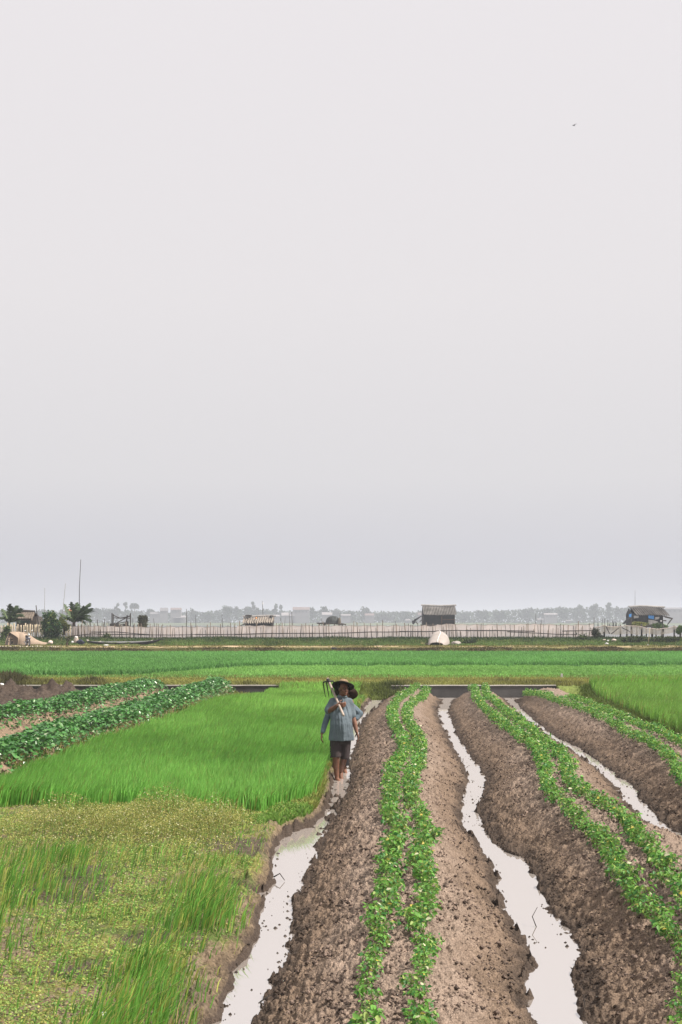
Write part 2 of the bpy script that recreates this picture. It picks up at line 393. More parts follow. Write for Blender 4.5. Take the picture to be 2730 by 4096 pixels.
    wetness = 1 - sst(.015, .13, hz + (n3 - .5) * .10)
    dryness = sst(.16, .42, hz + (n1 - .5) * .20 + (n2 - .5) * .12)
    cs = mid * (1 - dryness) + dry * dryness
    cs = cs * (1 - wetness) + wet * wetness
    cs = cs * (.72 + .56 * n2)
    grn = np.array([.080, .105, .030]); ygr = np.array([.16, .16, .048]); bare = np.array([.165, .125, .085])
    g = sst(.35, .62, n3); b = sst(.46, .62, n1 * .45 + n2 * .55)
    cf = grn * (1 - g) + ygr * g; cf = cf * (1 - b) + bare * b
    inrice = (m & (Y > rice_front(x)))[..., None] | m2[..., None]
    cf = np.where(inrice, np.array([.07, .085, .022]) * (.7 + .6 * n2), cf)
    cf = np.where((rise > .02)[..., None], np.array([.11, .12, .035]) * (.6 + .8 * n2), cf)
    mudp = (sst(.57, .65, fbm(x * 1.5, Y * 1.1, 3, 44)) * (Y < 16))[..., None]; cf = np.where(m[..., None], cf * (1 - mudp * .85) + np.array([.075, .058, .044]) * (.5 + n2) * mudp * .85, cf)
    cutc = np.clip(cut, 0, 1)[..., None]
    cf = cf * (1 - cutc) + wet * cutc
    bk = (1 - sst(.25, .80, d / wide + (n2[..., 0] - .5) * 1.2))[..., None]
    cbank = np.array([.155, .115, .075]) * (1 - wetness) + wet * wetness
    cf = np.where(m[..., None], cf * (1 - bk) + cbank * (.7 + .6 * n2) * bk, cf)
    vcol = np.array([.22, .16, .11]) * (.75 + .5 * n2) * (1 - .35 * sst(.45, .7, n3)) 
    cf = np.where(vb[..., None], vcol, cf)
    hm = np.array([.062, .046, .036]) * (.25 + 1.5 * n2)
    cf = np.where(heapm[..., None], hm, cf)
    c = np.where(bed[..., None], cs, cf)
    c = np.where((lab == 4)[..., None], wet * (.7 + .6 * n2), c)
    c = np.where((rise > .02)[..., None], np.array([.15, .19, .05]) * (.6 + .8 * n2), c)
    return h, lab, c

NR, NC = 1170, 980
Yr = np.exp(np.linspace(math.log(5.2), math.log(YW - .02), NR))
uc = np.linspace(-1, 1, NC)
uc = uc * (.75 + .25 * np.abs(uc))            # finer towards the middle
half = .30 * Yr + 1.1
out_ = np.sign(uc) * np.clip((np.abs(uc) - .92) / .08, 0, 1) * 7.0
XX = uc[None, :] * half[:, None] * 1.06 + out_[None, :]; YY = np.repeat(Yr[:, None], NC, 1)
HH, LAB, CC = terrain(XX, YY)
def height(x, Y):
    return terrain(np.atleast_1d(np.asarray(x, float)), np.atleast_1d(np.asarray(Y, float)))[0]
VV = np.stack([XX, YY, HH], -1).reshape(-1, 3); CV = CC.reshape(-1, 3)
idx = np.arange(NR * NC).reshape(NR, NC)
Q = np.stack([idx[:-1, :-1], idx[:-1, 1:], idx[1:, 1:], idx[1:, :-1]], -1).reshape(-1, 4)
FL = LAB[:-1, :-1].reshape(-1)
def ground_piece(name, sel, mat):
    q = Q[sel]; used, inv = np.unique(q, return_inverse=True)
    return tag(mesh_np(name, VV[used], quads=inv.reshape(-1, 4), cols=CV[used], mat=mat, smooth=True), kind='structure')
ground_piece('field', FL == 0, M_FIELD)
ground_piece('planting_bed', FL == 1, M_SOIL)
ground_piece('planting_bed.001', FL == 2, M_SOIL)
ground_piece('planting_bed.002', FL == 3, M_SOIL)
ground_piece('ditch_bottom', FL == 4, M_SOIL)
# still water standing at level 0 in all the ditches
tag(mesh_np('ditch_water', [(-1.9, 5.2, 0), (4.5, 5.2, 0), (17.5, YW - .02, 0), (-3.0, YW - .02, 0)], quads=[(0, 1, 2, 3)], mat=M_WATER), kind='structure')

# ------------------------------------------------------------------ far ground: verge, paddies, bank, path, levee
def far_ground(x, Y):
    n = fbm(x * .35, Y * .25, 3, 60); nb = fbm(x * 1.5, Y * .9, 3, 61)
    z = .375 + 0 * x
    z = z * (1 - sst(54.2, 55.6, Y)) + .28 * sst(54.2, 55.6, Y)
    b0 = 97.0 + (n - .5) * 1.2
    z = z + .50 * sst(b0, b0 + 2.0, Y)
    z = z + .30 * sst(104.5, 108.5, Y + (nb - .5) * 1.5)
    z = z - 1.6 * sst(112.6, 116, Y)
    z = z + (nb - .5) * np.where(Y > 96, .10, .05)
    lab = np.where(Y < 54.6, 0, np.where(Y < 97, 1, 2)); lab = np.where((Y > 99.3) & (Y < 104.2), 3, lab)
    n = n[..., None]; nb = nb[..., None]
    verge = np.array([.21, .20, .06]) * (.6 + .8 * nb)
    pad = np.array([.045, .105, .022]) * (.8 + .4 * nb)
    ban = np.array([.13, .115, .045]) * (.5 + 1.0 * nb); 
    pth = np.array([.46, .34, .22]) * (.75 + .5 * nb)
    tuft = sst(.42, .66, n * .4 + nb * .6); pth = pth * (1 - tuft * .8) + np.array([.16, .15, .05]) * tuft * .8
    conc = ((x < -20.0) & (np.abs(Y - 101.0) < 1.9) & (x > -30))[..., None]
    pth = np.where(conc, np.array([.62, .56, .52]), pth)
    l = lab[..., None]
    c = np.where(l == 0, verge, np.where(l == 1, pad, np.where(l == 3, pth, ban)))
    return z, lab, c
fr, fc = 420, 260
Yf = np.concatenate([np.linspace(YW - .02, 56, 40), np.linspace(56.3, 96, 120), np.linspace(96.1, 117, fr - 160)])
XF = np.linspace(-1, 1, fc)[None, :] * (.30 * Yf + 4)[:, None]; YF = np.repeat(Yf[:, None], fc, 1)
ZF, LF, CF = far_ground(XF, YF)
def fheight(x, Y): return far_ground(np.atleast_1d(np.asarray(x, float)), np.atleast_1d(np.asarray(Y, float)))[0]
VV = np.stack([XF, YF, ZF], -1).reshape(-1, 3); CV = CF.reshape(-1, 3)
idx = np.arange(fr * fc).reshape(fr, fc)
Q = np.stack([idx[:-1, :-1], idx[:-1, 1:], idx[1:, 1:], idx[1:, :-1]], -1).reshape(-1, 4)
FL = LF[:-1, :-1].reshape(-1)
ground_piece('grass_verge', FL == 0, M_FAR)
ground_piece('paddy_field', FL == 1, M_FAR)
ground_piece('earth_bank', FL == 2, M_FAR)
ground_piece('dirt_path', FL == 3, M_FAR)

# plain sheet under everything, out to the horizon; lake; far shore
M_PLAIN = simple('plain_grassland', (.09, .12, .04), .95, .5, .05, .3, bscale=.4)
tag(mesh_np('ground', [(-3000, -400, -.32), (3000, -400, -.32), (3000, 5000, -.32), (-3000, 5000, -.32)], quads=[(0, 1, 2, 3)], mat=M_PLAIN), kind='structure')
tag(mesh_np('lake', [(-900, 114, -.05), (900, 114, -.05), (1600, 1085, -.05), (-1600, 1085, -.05)], quads=[(0, 1, 2, 3)], mat=M_LAKE), kind='structure')
fx = np.linspace(-1500, 1500, 160); ys = np.array([1078, 1084, 1100, 1300, 1900.]); zs = np.array([-.3, .4, .9, 1.2, 1.0])
Xs, Ys = np.meshgrid(fx, ys); Zs = zs[:, None] + (fbm(Xs * .02, Ys * .02, 2, 70) - .5) * .5; Ys = Ys + ((fbm(Xs * .012, Xs * 0, 2, 71) - .5) * 14)
idx = np.arange(Xs.size).reshape(Xs.shape)
Q = np.stack([idx[:-1, :-1], idx[:-1, 1:], idx[1:, 1:], idx[1:, :-1]], -1).reshape(-1, 4)
tag(mesh_np('far_shore', np.stack([Xs, Ys, Zs], -1).reshape(-1, 3), quads=Q, mat=M_PLAIN, smooth=True), kind='structure')

# ------------------------------------------------------------------ concrete canal wall
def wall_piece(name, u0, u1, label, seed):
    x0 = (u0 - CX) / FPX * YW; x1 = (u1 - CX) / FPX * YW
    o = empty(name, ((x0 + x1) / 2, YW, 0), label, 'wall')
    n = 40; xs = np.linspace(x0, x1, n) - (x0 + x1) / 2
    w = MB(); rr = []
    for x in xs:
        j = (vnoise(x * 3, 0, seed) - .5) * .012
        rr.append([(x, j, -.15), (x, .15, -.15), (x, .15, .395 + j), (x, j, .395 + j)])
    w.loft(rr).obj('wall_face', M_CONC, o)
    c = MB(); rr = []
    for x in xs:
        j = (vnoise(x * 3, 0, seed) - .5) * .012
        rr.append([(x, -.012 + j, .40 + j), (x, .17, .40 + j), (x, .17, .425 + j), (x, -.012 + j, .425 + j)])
    c.loft(rr).obj('lit_top_edge', M_CONCTOP, o)  # pale strip that gives the wall top its sunlit tone by colour
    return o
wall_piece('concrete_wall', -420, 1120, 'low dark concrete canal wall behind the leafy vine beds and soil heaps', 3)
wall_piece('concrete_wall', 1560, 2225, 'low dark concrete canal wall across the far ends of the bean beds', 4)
# ------------------------------------------------------------------ vegetation generators
def vis(x, Y, z=0.3, m=330):
    u = CX + FPX * x / Y; v = CY + FPX * (H - z) / Y
    return (u > -m) & (u < 2730 + m) & (v < 4096 + 1.5 * m)
def ucols(n, base, var=.25, hue=.12):
    base = np.asarray(base, float)
    k = 1 + (rng.random((n, 1)) - .5) * 2 * var
    return np.clip(base * k * (1 + (rng.random((n, 3)) - .5) * 2 * hue), 0, 1)
def blades(name, P0, h, w, lean, az, cols, mat=None, parent=None, droop=.5, tipcol=None):
    """grass blades: root points, heights, widths, lean (fraction of height), lean azimuth, colour"""
    n = len(P0); fa = rng.random(n) * math.pi
    sx = np.cos(fa) * w * .5; sy = np.sin(fa) * w * .5
    lx = np.cos(az) * lean * h; ly = np.sin(az) * lean * h
    V = np.zeros((n, 5, 3)); 
    V[:, 0] = P0 + np.stack([-sx, -sy, 0 * sx], -1); V[:, 1] = P0 + np.stack([sx, sy, 0 * sx], -1)
    mid = P0 + np.stack([lx * .35, ly * .35, h * .6], -1)
    V[:, 2] = mid + np.stack([sx, sy, 0 * sx], -1) * .85; V[:, 3] = mid - np.stack([sx, sy, 0 * sx], -1) * .85
    V[:, 4] = P0 + np.stack([lx, ly, h * (1 - droop * lean ** 2)], -1)
    b = np.arange(n)[:, None] * 5
    C = np.repeat(cols[:, None, :], 5, 1)
    if tipcol is not None: C[:, 4] = C[:, 4] * .45 + np.asarray(tipcol) * .55
    return mesh_np(name, V.reshape(-1, 3), quads=b + np.array([0, 1, 2, 3]), tris=b + np.array([3, 2, 4]), cols=C.reshape(-1, 3), mat=mat or M_GRASS, parent=parent)
def leafarr(P0, az, pitch, roll, ln, wd, fold=.25):
    """ovate leaves folded along the midrib -> vertex array (n,6,3)"""
    n = len(P0)
    T = np.array([[0, 0], [.33, .5], [.70, .36], [1, 0], [.70, -.36], [.33, -.5]])
    l = T[None, :, 0] * ln[:, None]; s = T[None, :, 1] * wd[:, None]; up = np.abs(s) * fold - (l ** 2) / (ln[:, None] + 1e-9) * .18
    ca, sa = np.cos(az)[:, None], np.sin(az)[:, None]; cp, sp = np.cos(pitch)[:, None], np.sin(pitch)[:, None]; cr_, sr = np.cos(roll)[:, None], np.sin(roll)[:, None]
    y = s * cr_ - up * sr; z = s * sr + up * cr_
    x2 = l * cp - z * sp; z2 = l * sp + z * cp
    return np.stack([x2 * ca - y * sa, x2 * sa + y * ca, z2], -1) + P0[:, None, :]
def leaves(name, P0, az, pitch, roll, ln, wd, cols, mat, parent=None, fold=.25):
    V = leafarr(P0, az, pitch, roll, ln, wd, fold); n = len(P0); b = np.arange(n)[:, None] * 6
    q = np.concatenate([b + np.array([0, 1, 2, 3]), b + np.array([0, 3, 4, 5])])
    return mesh_np(name, V.reshape(-1, 3), quads=q, cols=np.repeat(cols, 6, 0), mat=mat, parent=parent)

# ------------------------------------------------------------------ young rice, left and right of the beds
def patches(x, Y):   # slow changes of growth across a stand
    return fbm(x * .55, Y * .35, 3, 80)
n = 900000
x = -11 + rng.random(n) * 12.6; Y = 18 + rng.random(n) * 30
ok = (Y > rice_front(x) + (rng.random(n) - .5) * .3) & (Y < YW - 1.0 + 1.2 * sst(-3.2, -2.4, x)) & (x < AL(Y) - .10 - .12 * rng.random(n) - .5 * sst(36, 46, Y) * fbm(Y, Y * 0, 2, 82)) & (x > V1(Y) + .52 + .25 * fbm(Y * .8, Y * 0, 2, 81) + 1.0 * sst(38, 46, Y)) & vis(x, Y)
ok &= rng.random(n) < np.clip(24.0 / Y, 0.2, 1) ** 1.3
x, Y = x[ok], Y[ok]; m = len(x)
g = patches(x, Y); hh = height(x, Y)
edge = sst(0, 1.6, Y - rice_front(x))
hb = (.27 + .13 * g) * (.8 + .4 * rng.random(m)) * (1 - .35 * sst(41, 47, Y))
far = sst(20, 46, Y)
cb = np.array([.18, .42, .075]) * (1 - far[:, None]) + np.array([.25, .48, .09]) * far[:, None]
cb = cb * 1.12 * (.66 + .24 * g[:, None] + .42 * fbm(x * 3.5, Y * 1.6, 2, 112)[:, None]); yel = rng.random((m, 1)) < .10
cb = np.where(yel, np.array([.24, .24, .06]), cb) * (1 + (rng.random((m, 1)) - .5) * .5)
az = .35 + (fbm(x * .5, Y * .3, 2, 83) - .5) * 2.5 + (rng.random(m) - .5) * 2.2
o = blades('rice_stand', np.stack([x, Y, hh - .01], -1), hb, .007 + .00022 * Y, .18 + .35 * rng.random(m), az, cb, tipcol=(.12, .27, .045))
tag(o, 'bright green stand of young rice left of the two farmers', 'rice', kind='stuff')

n = 420000
x = 4.5 + rng.random(n) * 9.5; Y = 22 + rng.random(n) * 26.2
ok = (x > DR(Y) + .06 + .35 * fbm(Y * .9, Y * 0, 3, 84)) & vis(x, Y) & (rng.random(n) < np.clip(24.0 / Y, .2, 1) ** 1.2)
x, Y = x[ok], Y[ok]; m = len(x); g = patches(x, Y); hh = height(x, Y)
cb = np.array([.24, .47, .08]) * (.65 + .7 * g[:, None]); yel = rng.random((m, 1)) < .14
cb = np.where(yel, np.array([.26, .25, .07]), cb) * (1 + (rng.random((m, 1)) - .5) * .5)
o = blades('rice_stand', np.stack([x, Y, hh - .01], -1), (.34 + .20 * g) * (.75 + .5 * rng.random(m)), .007 + .0002 * Y, .2 + .4 * rng.random(m), .2 + (rng.random(m) - .5) * 2.6, cb, tipcol=(.13, .27, .045))
tag(o, 'bright green stand of rice right of the bean beds', 'rice', kind='stuff')

# ------------------------------------------------------------------ paddies beyond the wall: short plots in front, taller rice behind
def bund(x):       # scalloped line between the two
    u = CX + FPX * x / 72
    k = np.floor((u - 1465) / 275); f = (u - 1465) / 275 - k
    arc = 2.2 * (1 - (2 * f - 1) ** 6)
    left = sst(1100, 600, u) * 10
    return 69.5 + np.where(u > 1250, arc, 2.0) + .5 * fbm(x * .4, x * 0, 2, 85) - left * 1.3
def notch(x, Y):   # narrow gaps between neighbouring short plots
    u = CX + FPX * x / Y
    d = np.min(np.abs(u[:, None] - np.array([1465, 1740, 2015, 2250, 2610])[None, :] - (Y[:, None] - 65) * 3.0), 1)
    return d
n = 330000
Y = 55.0 + rng.random(n) ** .85 * 42.2; x = (rng.random(n) - .5) * 2 * (.245 * Y + 1.5)
b = bund(x); ok = np.abs(Y - b) > .35 - .25 * (Y > b)
ok &= ~((Y < b) & (notch(x, Y) < 5) & (Y > 56)) | (rng.random(n) < .25)
x, Y, b = x[ok], Y[ok], b[ok]; m = len(x); hh = fheight(x, Y); g = fbm(x * .22, Y * .12, 3, 86)
back = Y > b
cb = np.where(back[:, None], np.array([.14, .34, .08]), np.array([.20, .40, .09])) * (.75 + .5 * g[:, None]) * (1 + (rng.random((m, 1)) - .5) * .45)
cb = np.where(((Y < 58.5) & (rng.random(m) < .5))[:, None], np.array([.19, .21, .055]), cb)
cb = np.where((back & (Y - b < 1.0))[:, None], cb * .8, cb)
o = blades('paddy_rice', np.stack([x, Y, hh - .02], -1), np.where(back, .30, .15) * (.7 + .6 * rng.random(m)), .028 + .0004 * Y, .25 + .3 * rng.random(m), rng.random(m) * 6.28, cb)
tag(o, 'wide flat green rice paddies between the canal wall and the dirt path', 'rice', kind='stuff')

# ------------------------------------------------------------------ weeds in front, bank grass, verge
n = 300000
Y = 6.6 + rng.random(n) ** 1.25 * 13; x = -5.8 + rng.random(n) * 6.2
d = AL(Y) - x
ok = (d > .07 + .2 * sst(11.5, 10, Y) + .3 * rng.random(n) * fbm(Y * 2, x * 2, 2, 87)) & (Y < rice_front(x) + .3) & vis(x, Y)
pat = fbm(x * 1.6, Y * 1.1, 3, 88)
cut_ = np.exp(-((Y - 13.7 - .25 * np.sin(x * 1.7)) / .2) ** 2) * ((x > -1.6) | (x < -2.55)) * (x < -.4)
ok &= cut_ < .35
ok &= rng.random(n) > .85 * sst(.57, .65, fbm(x * 1.5, Y * 1.1, 3, 44)) * (Y < 16)
ok &= rng.random(n) < (.34 + 1.0 * sst(.38, .60, fbm(x * 5, Y * 3.4, 3, 113))) * (.5 + .9 * sst(.35, .6, pat))
x, Y, pat = x[ok], Y[ok], pat[ok]; m = len(x); hh = height(x, Y)
pal = np.array([[.20, .33, .07], [.30, .39, .09], [.40, .38, .105], [.11, .22, .05], [.27, .18, .07], [.48, .44, .26]])
cb = pal[rng.choice(6, m, p=[.38, .27, .12, .15, .05, .03])] * (1 + (rng.random((m, 1)) - .5) * .5)
up = sst(.45, .75, pat)
o = leaves('weed_cover', np.stack([x, Y, hh + rng.random(m) * (.015 + .05 * up + .035 * sst(.45, .7, fbm(x * 5, Y * 3.4, 3, 113)))], -1), rng.random(m) * 6.28, (rng.random(m) - .35) * 1.2, (rng.random(m) - .5) * 1.4, .011 + .018 * rng.random(m), .006 + .010 * rng.random(m), cb, M_LEAF)
tag(o, 'low yellow green creeping weeds over the foreground field', 'weeds', kind='stuff')

n = 170000
Y = 6.6 + rng.random(n) ** 1.2 * 13; x = -5.8 + rng.random(n) * 6.2
d = AL(Y) - x
tallbank = np.exp(-((d - .47 - .1 * np.sin(Y * 2)) / .28) ** 2) * (1 - sst(12.6, 14.2, Y)) * sst(.30, .5, fbm(Y * 1.3, Y * 0, 2, 89))
tallleft = gauss(x, Y, -3.35, 13.2, .75, 1.5) + .8 * gauss(x, Y, -2.3, 14.2, .9, .5) + .55 * gauss(x, Y, -3.0, 10.8, .8, 2.2)
clump = sst(.50, .68, fbm(x * 3.2, Y * 2.2, 3, 90))
dens = np.clip(.035 + .09 * clump + .46 * tallbank + .26 * tallleft * (.15 + clump), 0, 1)
cut_ = np.exp(-((Y - 13.6 - .25 * np.sin(x * 1.7)) / .25) ** 2) * ((x > -1.6) | (x < -2.6)) * (x < -.5)
dens = np.maximum(dens * (1 - .8 * cut_), .05 * (d < .25)); ok = (d > .04) & ((d > .2) | (rng.random(n) < .6)) & (Y < rice_front(x) + .2) & vis(x, Y) & (rng.random(n) < dens)
x, Y = x[ok], Y[ok]; m = len(x); hh = height(x, Y); tall = np.clip(tallbank[ok] + tallleft[ok], 0, 1)
cb = np.array([.15, .35, .055]) * (.55 + .8 * rng.random((m, 1)))
yl = rng.random((m, 1)) < .26; cb = np.where(yl, np.array([.36, .40, .09]) * (.7 + .6 * rng.random((m, 1))), cb)
st = rng.random((m, 1)) < .04; cb = np.where(st, np.array([.5, .40, .18]), cb)
o = blades('wild_grass', np.stack([x, Y, hh - .005], -1), (.04 + .09 * rng.random(m)) + tall * (.10 + .20 * rng.random(m)), (.006 + .005 * rng.random(m)), .2 + .5 * rng.random(m), .15 + (rng.random(m) - .5) * 2.0, cb)
tag(o, 'scattered tall grass clumps along the left ditch bank and the foreground field', 'grass', kind='stuff')

# airy seed-headed weed in front of the rice
n = 46000
x = -2.2 + rng.normal(size=n) * 1.05; Y = 16.6 + rng.normal(size=n) * 1.0
bulk = np.clip(fbm(x * 1.6, Y * 1.2, 3, 111) * 1.7 - .3, 0, 1.1) * np.exp(-((x + 2.35) / 1.3) ** 2 - ((Y - 16.7) / 1.1) ** 2); zt = (.03 + .78 * bulk) * rng.random(n) ** .55
ok = (Y < 19.3) & (x < AL(Y) - .35); x, Y, zt, bulk = x[ok], Y[ok], zt[ok], bulk[ok]; m = len(x); hh = height(x, Y)
pal = np.array([[.24, .27, .065], [.33, .32, .09], [.48, .40, .13], [.75, .68, .46], [.13, .18, .045]])
cb = pal[rng.choice(5, m, p=[.34, .28, .18, .05, .15])] * np.array([1, 1.06, 1]) * (1.08 - .38 * np.clip(bulk, 0, 1)[:, None]) * (1 + (rng.random((m, 1)) - .5) * .4)
o = leaves('airy_weed', np.stack([x, Y, hh + zt], -1), rng.random(m) * 6.28, (rng.random(m) - .3) * 2, (rng.random(m) - .5) * 2, .011 + .013 * rng.random(m), .006 + .007 * rng.random(m), cb, M_LEAF)
tag(o, 'airy yellowish weed patch with tiny seed heads before the left rice', 'weeds', kind='stuff')
k = rng.choice(m, 1500); ps = np.stack([x[k], Y[k], hh[k]], -1)
o2 = blades('stems', ps, zt[k] * 1.05 + .03, np.full(1500, .004), .3 + .5 * rng.random(1500), rng.random(1500) * 6.28, ucols(1500, (.20, .19, .06), .4), parent=o)
tag(o2, kind='stuff')

# verge behind the wall, strip before the wall, rims of the ditches farther off
def tufts(name, x, Y, hfun, hgt, w, cols, label, lean=.5):
    m = len(x); o = blades(name, np.stack([x, Y, hfun(x, Y) - .02], -1), hgt, np.full(m, w) if np.isscalar(w) else w, .2 + lean * rng.random(m), rng.random(m) * 6.28, cols)
    return tag(o, label, 'grass', kind='stuff')
n = 46000
Y = YW + .18 + rng.random(n) ** 1.3 * 7.2; x = (rng.random(n) - .5) * 2 * (.245 * Y + 1)
u = CX + FPX * x / Y
lump = gauss(u, Y, 30, 51, 75, 3.5) * 1.2 + gauss(u, Y, 375, 49.6, 70, 1.4) * .8 + .5 * gauss(u, Y, 160, 49.8, 120, 1.5) + .5 * gauss(u, Y, 1610, 49.2, 90, 1.2) + .45 * gauss(u, Y, 2150, 49.3, 170, 1.0) + .5 * gauss(u, Y, 2010, 50.5, 40, 1) + .5 * gauss(u, Y, 990, 48.8, 50, .8)
t = fbm(x * 1.1, Y * .8, 3, 91)
cb = np.array([.23, .235, .065]) * (.6 + .9 * t[:, None]) * (1 + (rng.random((n, 1)) - .5) * .5)
dk = np.clip(lump * 1.3, 0, 1)[:, None]; cb = cb * (1 - dk) + np.array([.075, .07, .03]) * (.6 + .8 * rng.random((n, 1))) * dk
def vh(x, Y): return fheight(x, Y)
o = tufts('verge_grass', x, Y, vh, .07 + .09 * rng.random(n) + .42 * np.clip(lump, 0, 1.2) * rng.random(n), .035, cb, 'brownish grass and weed tufts on the verge behind the concrete wall')
n = 42000
Y = 17.2 + rng.random(n) * 30.8; x = AL(Y) - rng.random(n) ** 1.5 * (.5 + 2.6 * sst(38, 46, Y)) - .06
ok = vis(x, Y); x, Y = x[ok], Y[ok]; n = len(x)
t = fbm(x * 1.5, Y * .8, 3, 92)[:, None]
cb = np.where(t > .48, np.array([.26, .29, .075]), np.array([.17, .30, .06])) * (.6 + .8 * rng.random((n, 1)))
tufts('ditch_grass', x, Y, height, .05 + .16 * rng.random(n) * t[:, 0], .022, cb, 'short yellow green grass beside the ditch behind the farmers')
n = 16000
Y = 22 + rng.random(n) * 26; x = DR(Y) + rng.normal(size=n) * .12 + .05
ok = vis(x, Y); x, Y = x[ok], Y[ok]; n = len(x)
tufts('ditch_grass', x, Y, height, .06 + .18 * rng.random(n), .02, np.array([.13, .18, .04]) * (.5 + .9 * rng.random((n, 1))) * np.ones((1, 3)), 'rough grass edging the right rice stand beside the last bean bed')
n = 9000
Y = 21.5 + rng.random(n) * 25; x = V1(Y) + .62 + rng.normal(size=n) * .16 + .5 * sst(38, 46, Y) * rng.random(n)
tufts('yellow_grass', x, Y, height, .06 + .14 * rng.random(n), .016, np.where(rng.random((n, 1)) < .6, np.array([.27, .26, .08]), np.array([.12, .20, .04])) * (.6 + .7 * rng.random((n, 1))), 'yellowed grass strip between the front vine bed and the left rice')
n = 9000
x = -2.2 + rng.random(n) * 4.3; Y = 46.6 + rng.random(n) * 1.9
dk = gauss(x, Y, 1.9, 47.6, .55, 1.2)[:, None]
tufts('verge_grass', x, Y, lambda a, b_: np.where(b_ < YW - .03, height(a, np.minimum(b_, YW - .03)), .36), .10 + .22 * rng.random(n) * (.5 + dk[:, 0]), .025, (np.array([.17, .21, .05]) * (1 - dk) + np.array([.06, .07, .025]) * dk) * (.5 + .9 * rng.random((n, 1))), 'weedy grass filling the gap in the concrete wall behind the farmers')
# bank below the path, levee behind it
n = 14000
Y = np.where(rng.random(n) < .5, 99.3 + rng.random(n) ** 2 * 1.6, 104.2 - rng.random(n) ** 2 * 1.5); x = (rng.random(n) - .5) * 2 * 26
ok = fbm(x * .8, Y * .8, 2, 97) > .42; x, Y = x[ok], Y[ok]; n = len(x)
tufts('path_grass', x, Y, vh, .04 + .10 * rng.random(n), .05, np.array([.20, .19, .06]) * (.5 + .8 * rng.random((n, 1))), 'dry grass encroaching on both edges of the dirt path')
n = 60000
Y = 96.2 + rng.random(n) * 2.5; x = (rng.random(n) - .5) * 2 * 26
t = fbm(x * .7, Y * .8, 3, 93)[:, None]
cb = np.where(t > .5, np.array([.105, .085, .035]), np.array([.15, .16, .045])) * (.45 + .8 * rng.random((n, 1)))
tufts('bank_grass', x, Y, vh, .06 + .16 * rng.random(n) * t[:, 0], .05, cb, 'dark brownish grass on the bank below the dirt path')
n = 110000
Y = 104.3 + rng.random(n) * 8; x = (rng.random(n) - .5) * 2 * 28.5
t = fbm(x * .45, Y * .5, 3, 94)[:, None]; rear = sst(106.5, 109, Y + (t[:, 0] - .5) * 4)[:, None]
cb = (np.array([.125, .20, .05]) * (1 - rear) + np.array([.040, .068, .026]) * rear) * (.45 + 1.0 * t) * (.6 + .7 * rng.random((n, 1)))
fine = rng.random((n, 1)) < .06; cb = np.where(fine, np.array([.26, .24, .10]), cb)
clear = (gauss(x, Y, 7.1, 105.6, 1.1, 2.3) > .3) | (gauss(x, Y, -16.5, 105.5, 3.6, 1.6) > .35) | (gauss(x, Y, -23.6, 105.4, 1.9, 1.8) > .3)
hg = (.10 + .14 * rng.random(n) + .36 * rear[:, 0] * t[:, 0] * rng.random(n)) * np.where(clear, .35, 1)
tufts('levee_grass', x, Y, vh, hg, .06, cb, 'dark green grass on the levee behind the dirt path')

# ------------------------------------------------------------------ broad-leaved vines on the two left beds
def vine_row(f, y0, y1, label, wid, seed):
    n = int((y1 - y0) * 620)
    Y = y0 + rng.random(n) * (y1 - y0); s = np.clip(rng.normal(size=n) * .5, -1.05, 1.05)
    x = f(Y) + s * wid
    top = (.10 + .20 * np.sqrt(np.clip(1 - s ** 2, 0.02, 1))) * (.7 + .6 * fbm(Y * 1.8, s * 1.2, 3, seed))
    z = height(x, Y) + top * rng.random(n) ** .5
    ln = .05 + .055 * rng.random(n)
    cb = np.array([.050, .165, .034]) * (.55 + 1.0 * rng.random((n, 1)))
    lt = rng.random((n, 1)) < .22; cb = np.where(lt, np.array([.10, .24, .06]), cb)
    pale = rng.random((n, 1)) < .03; cb = np.where(pale, np.array([.34, .40, .24]), cb)
    o = leaves('vine_leaves', np.stack([x, Y, z], -1), rng.random(n) * 6.28, -.15 + (rng.random(n) - .5) * 1.2, (rng.random(n) - .5) * 1.3, ln, ln * .85, cb, M_VINE, fold=.2)
    return tag(o, label, 'vines', kind='stuff')
vine_row(V1, 20.8, 47.2, 'dense dark green leafy vines on the front left bed beside the rice', .58, 95)
vine_row(V2, 27.0, 47.3, 'dense dark green leafy vines on the rear left bed before the soil heaps', .62, 96)

# ------------------------------------------------------------------ loose crumbs of earth on the beds and mud clods in the water
def clods(name, x, Y, sz, cols, label, sink=.3):
    n = len(x); z = height(x, Y); T = np.array([[1, 0, 0], [0, 1, 0], [-1, 0, 0], [0, -1, 0], [0, 0, .8], [0, 0, -.8]])
    a = rng.random(n) * 6.28; ca, sa = np.cos(a)[:, None], np.sin(a)[:, None]
    V = T[None] * (.6 + .8 * rng.random((n, 6, 1))) * sz[:, None, None]
    V = np.stack([V[..., 0] * ca - V[..., 1] * sa, V[..., 0] * sa + V[..., 1] * ca, V[..., 2]], -1) + np.stack([x, Y, z + sz * sink], -1)[:, None]
    F = np.array([[0, 1, 4], [1, 2, 4], [2, 3, 4], [3, 0, 4], [1, 0, 5], [2, 1, 5], [3, 2, 5], [0, 3, 5]])
    o = mesh_np(name, V.reshape(-1, 3), tris=(np.arange(n)[:, None, None] * 6 + F).reshape(-1, 3), cols=np.repeat(cols, 6, 0), mat=M_SOIL)
    return tag(o, label, 'soil', kind='stuff')
n = 60000; Y = 7 + rng.random(n) ** 1.4 * 26; kb = rng.integers(0, 3, n); f = .04 + .92 * rng.random(n)
lo_ = np.where(kb == 0, AR(Y), np.where(kb == 1, BR(Y), CR(Y))); hi_ = np.where(kb == 0, BL(Y), np.where(kb == 1, CL(Y), DL(Y))); x = lo_ + (hi_ - lo_) * f
ok = vis(x, Y) & (fbm(x * 4, Y * 3, 2, 99) > .42); x, Y, f = x[ok], Y[ok], f[ok]; n = len(x)
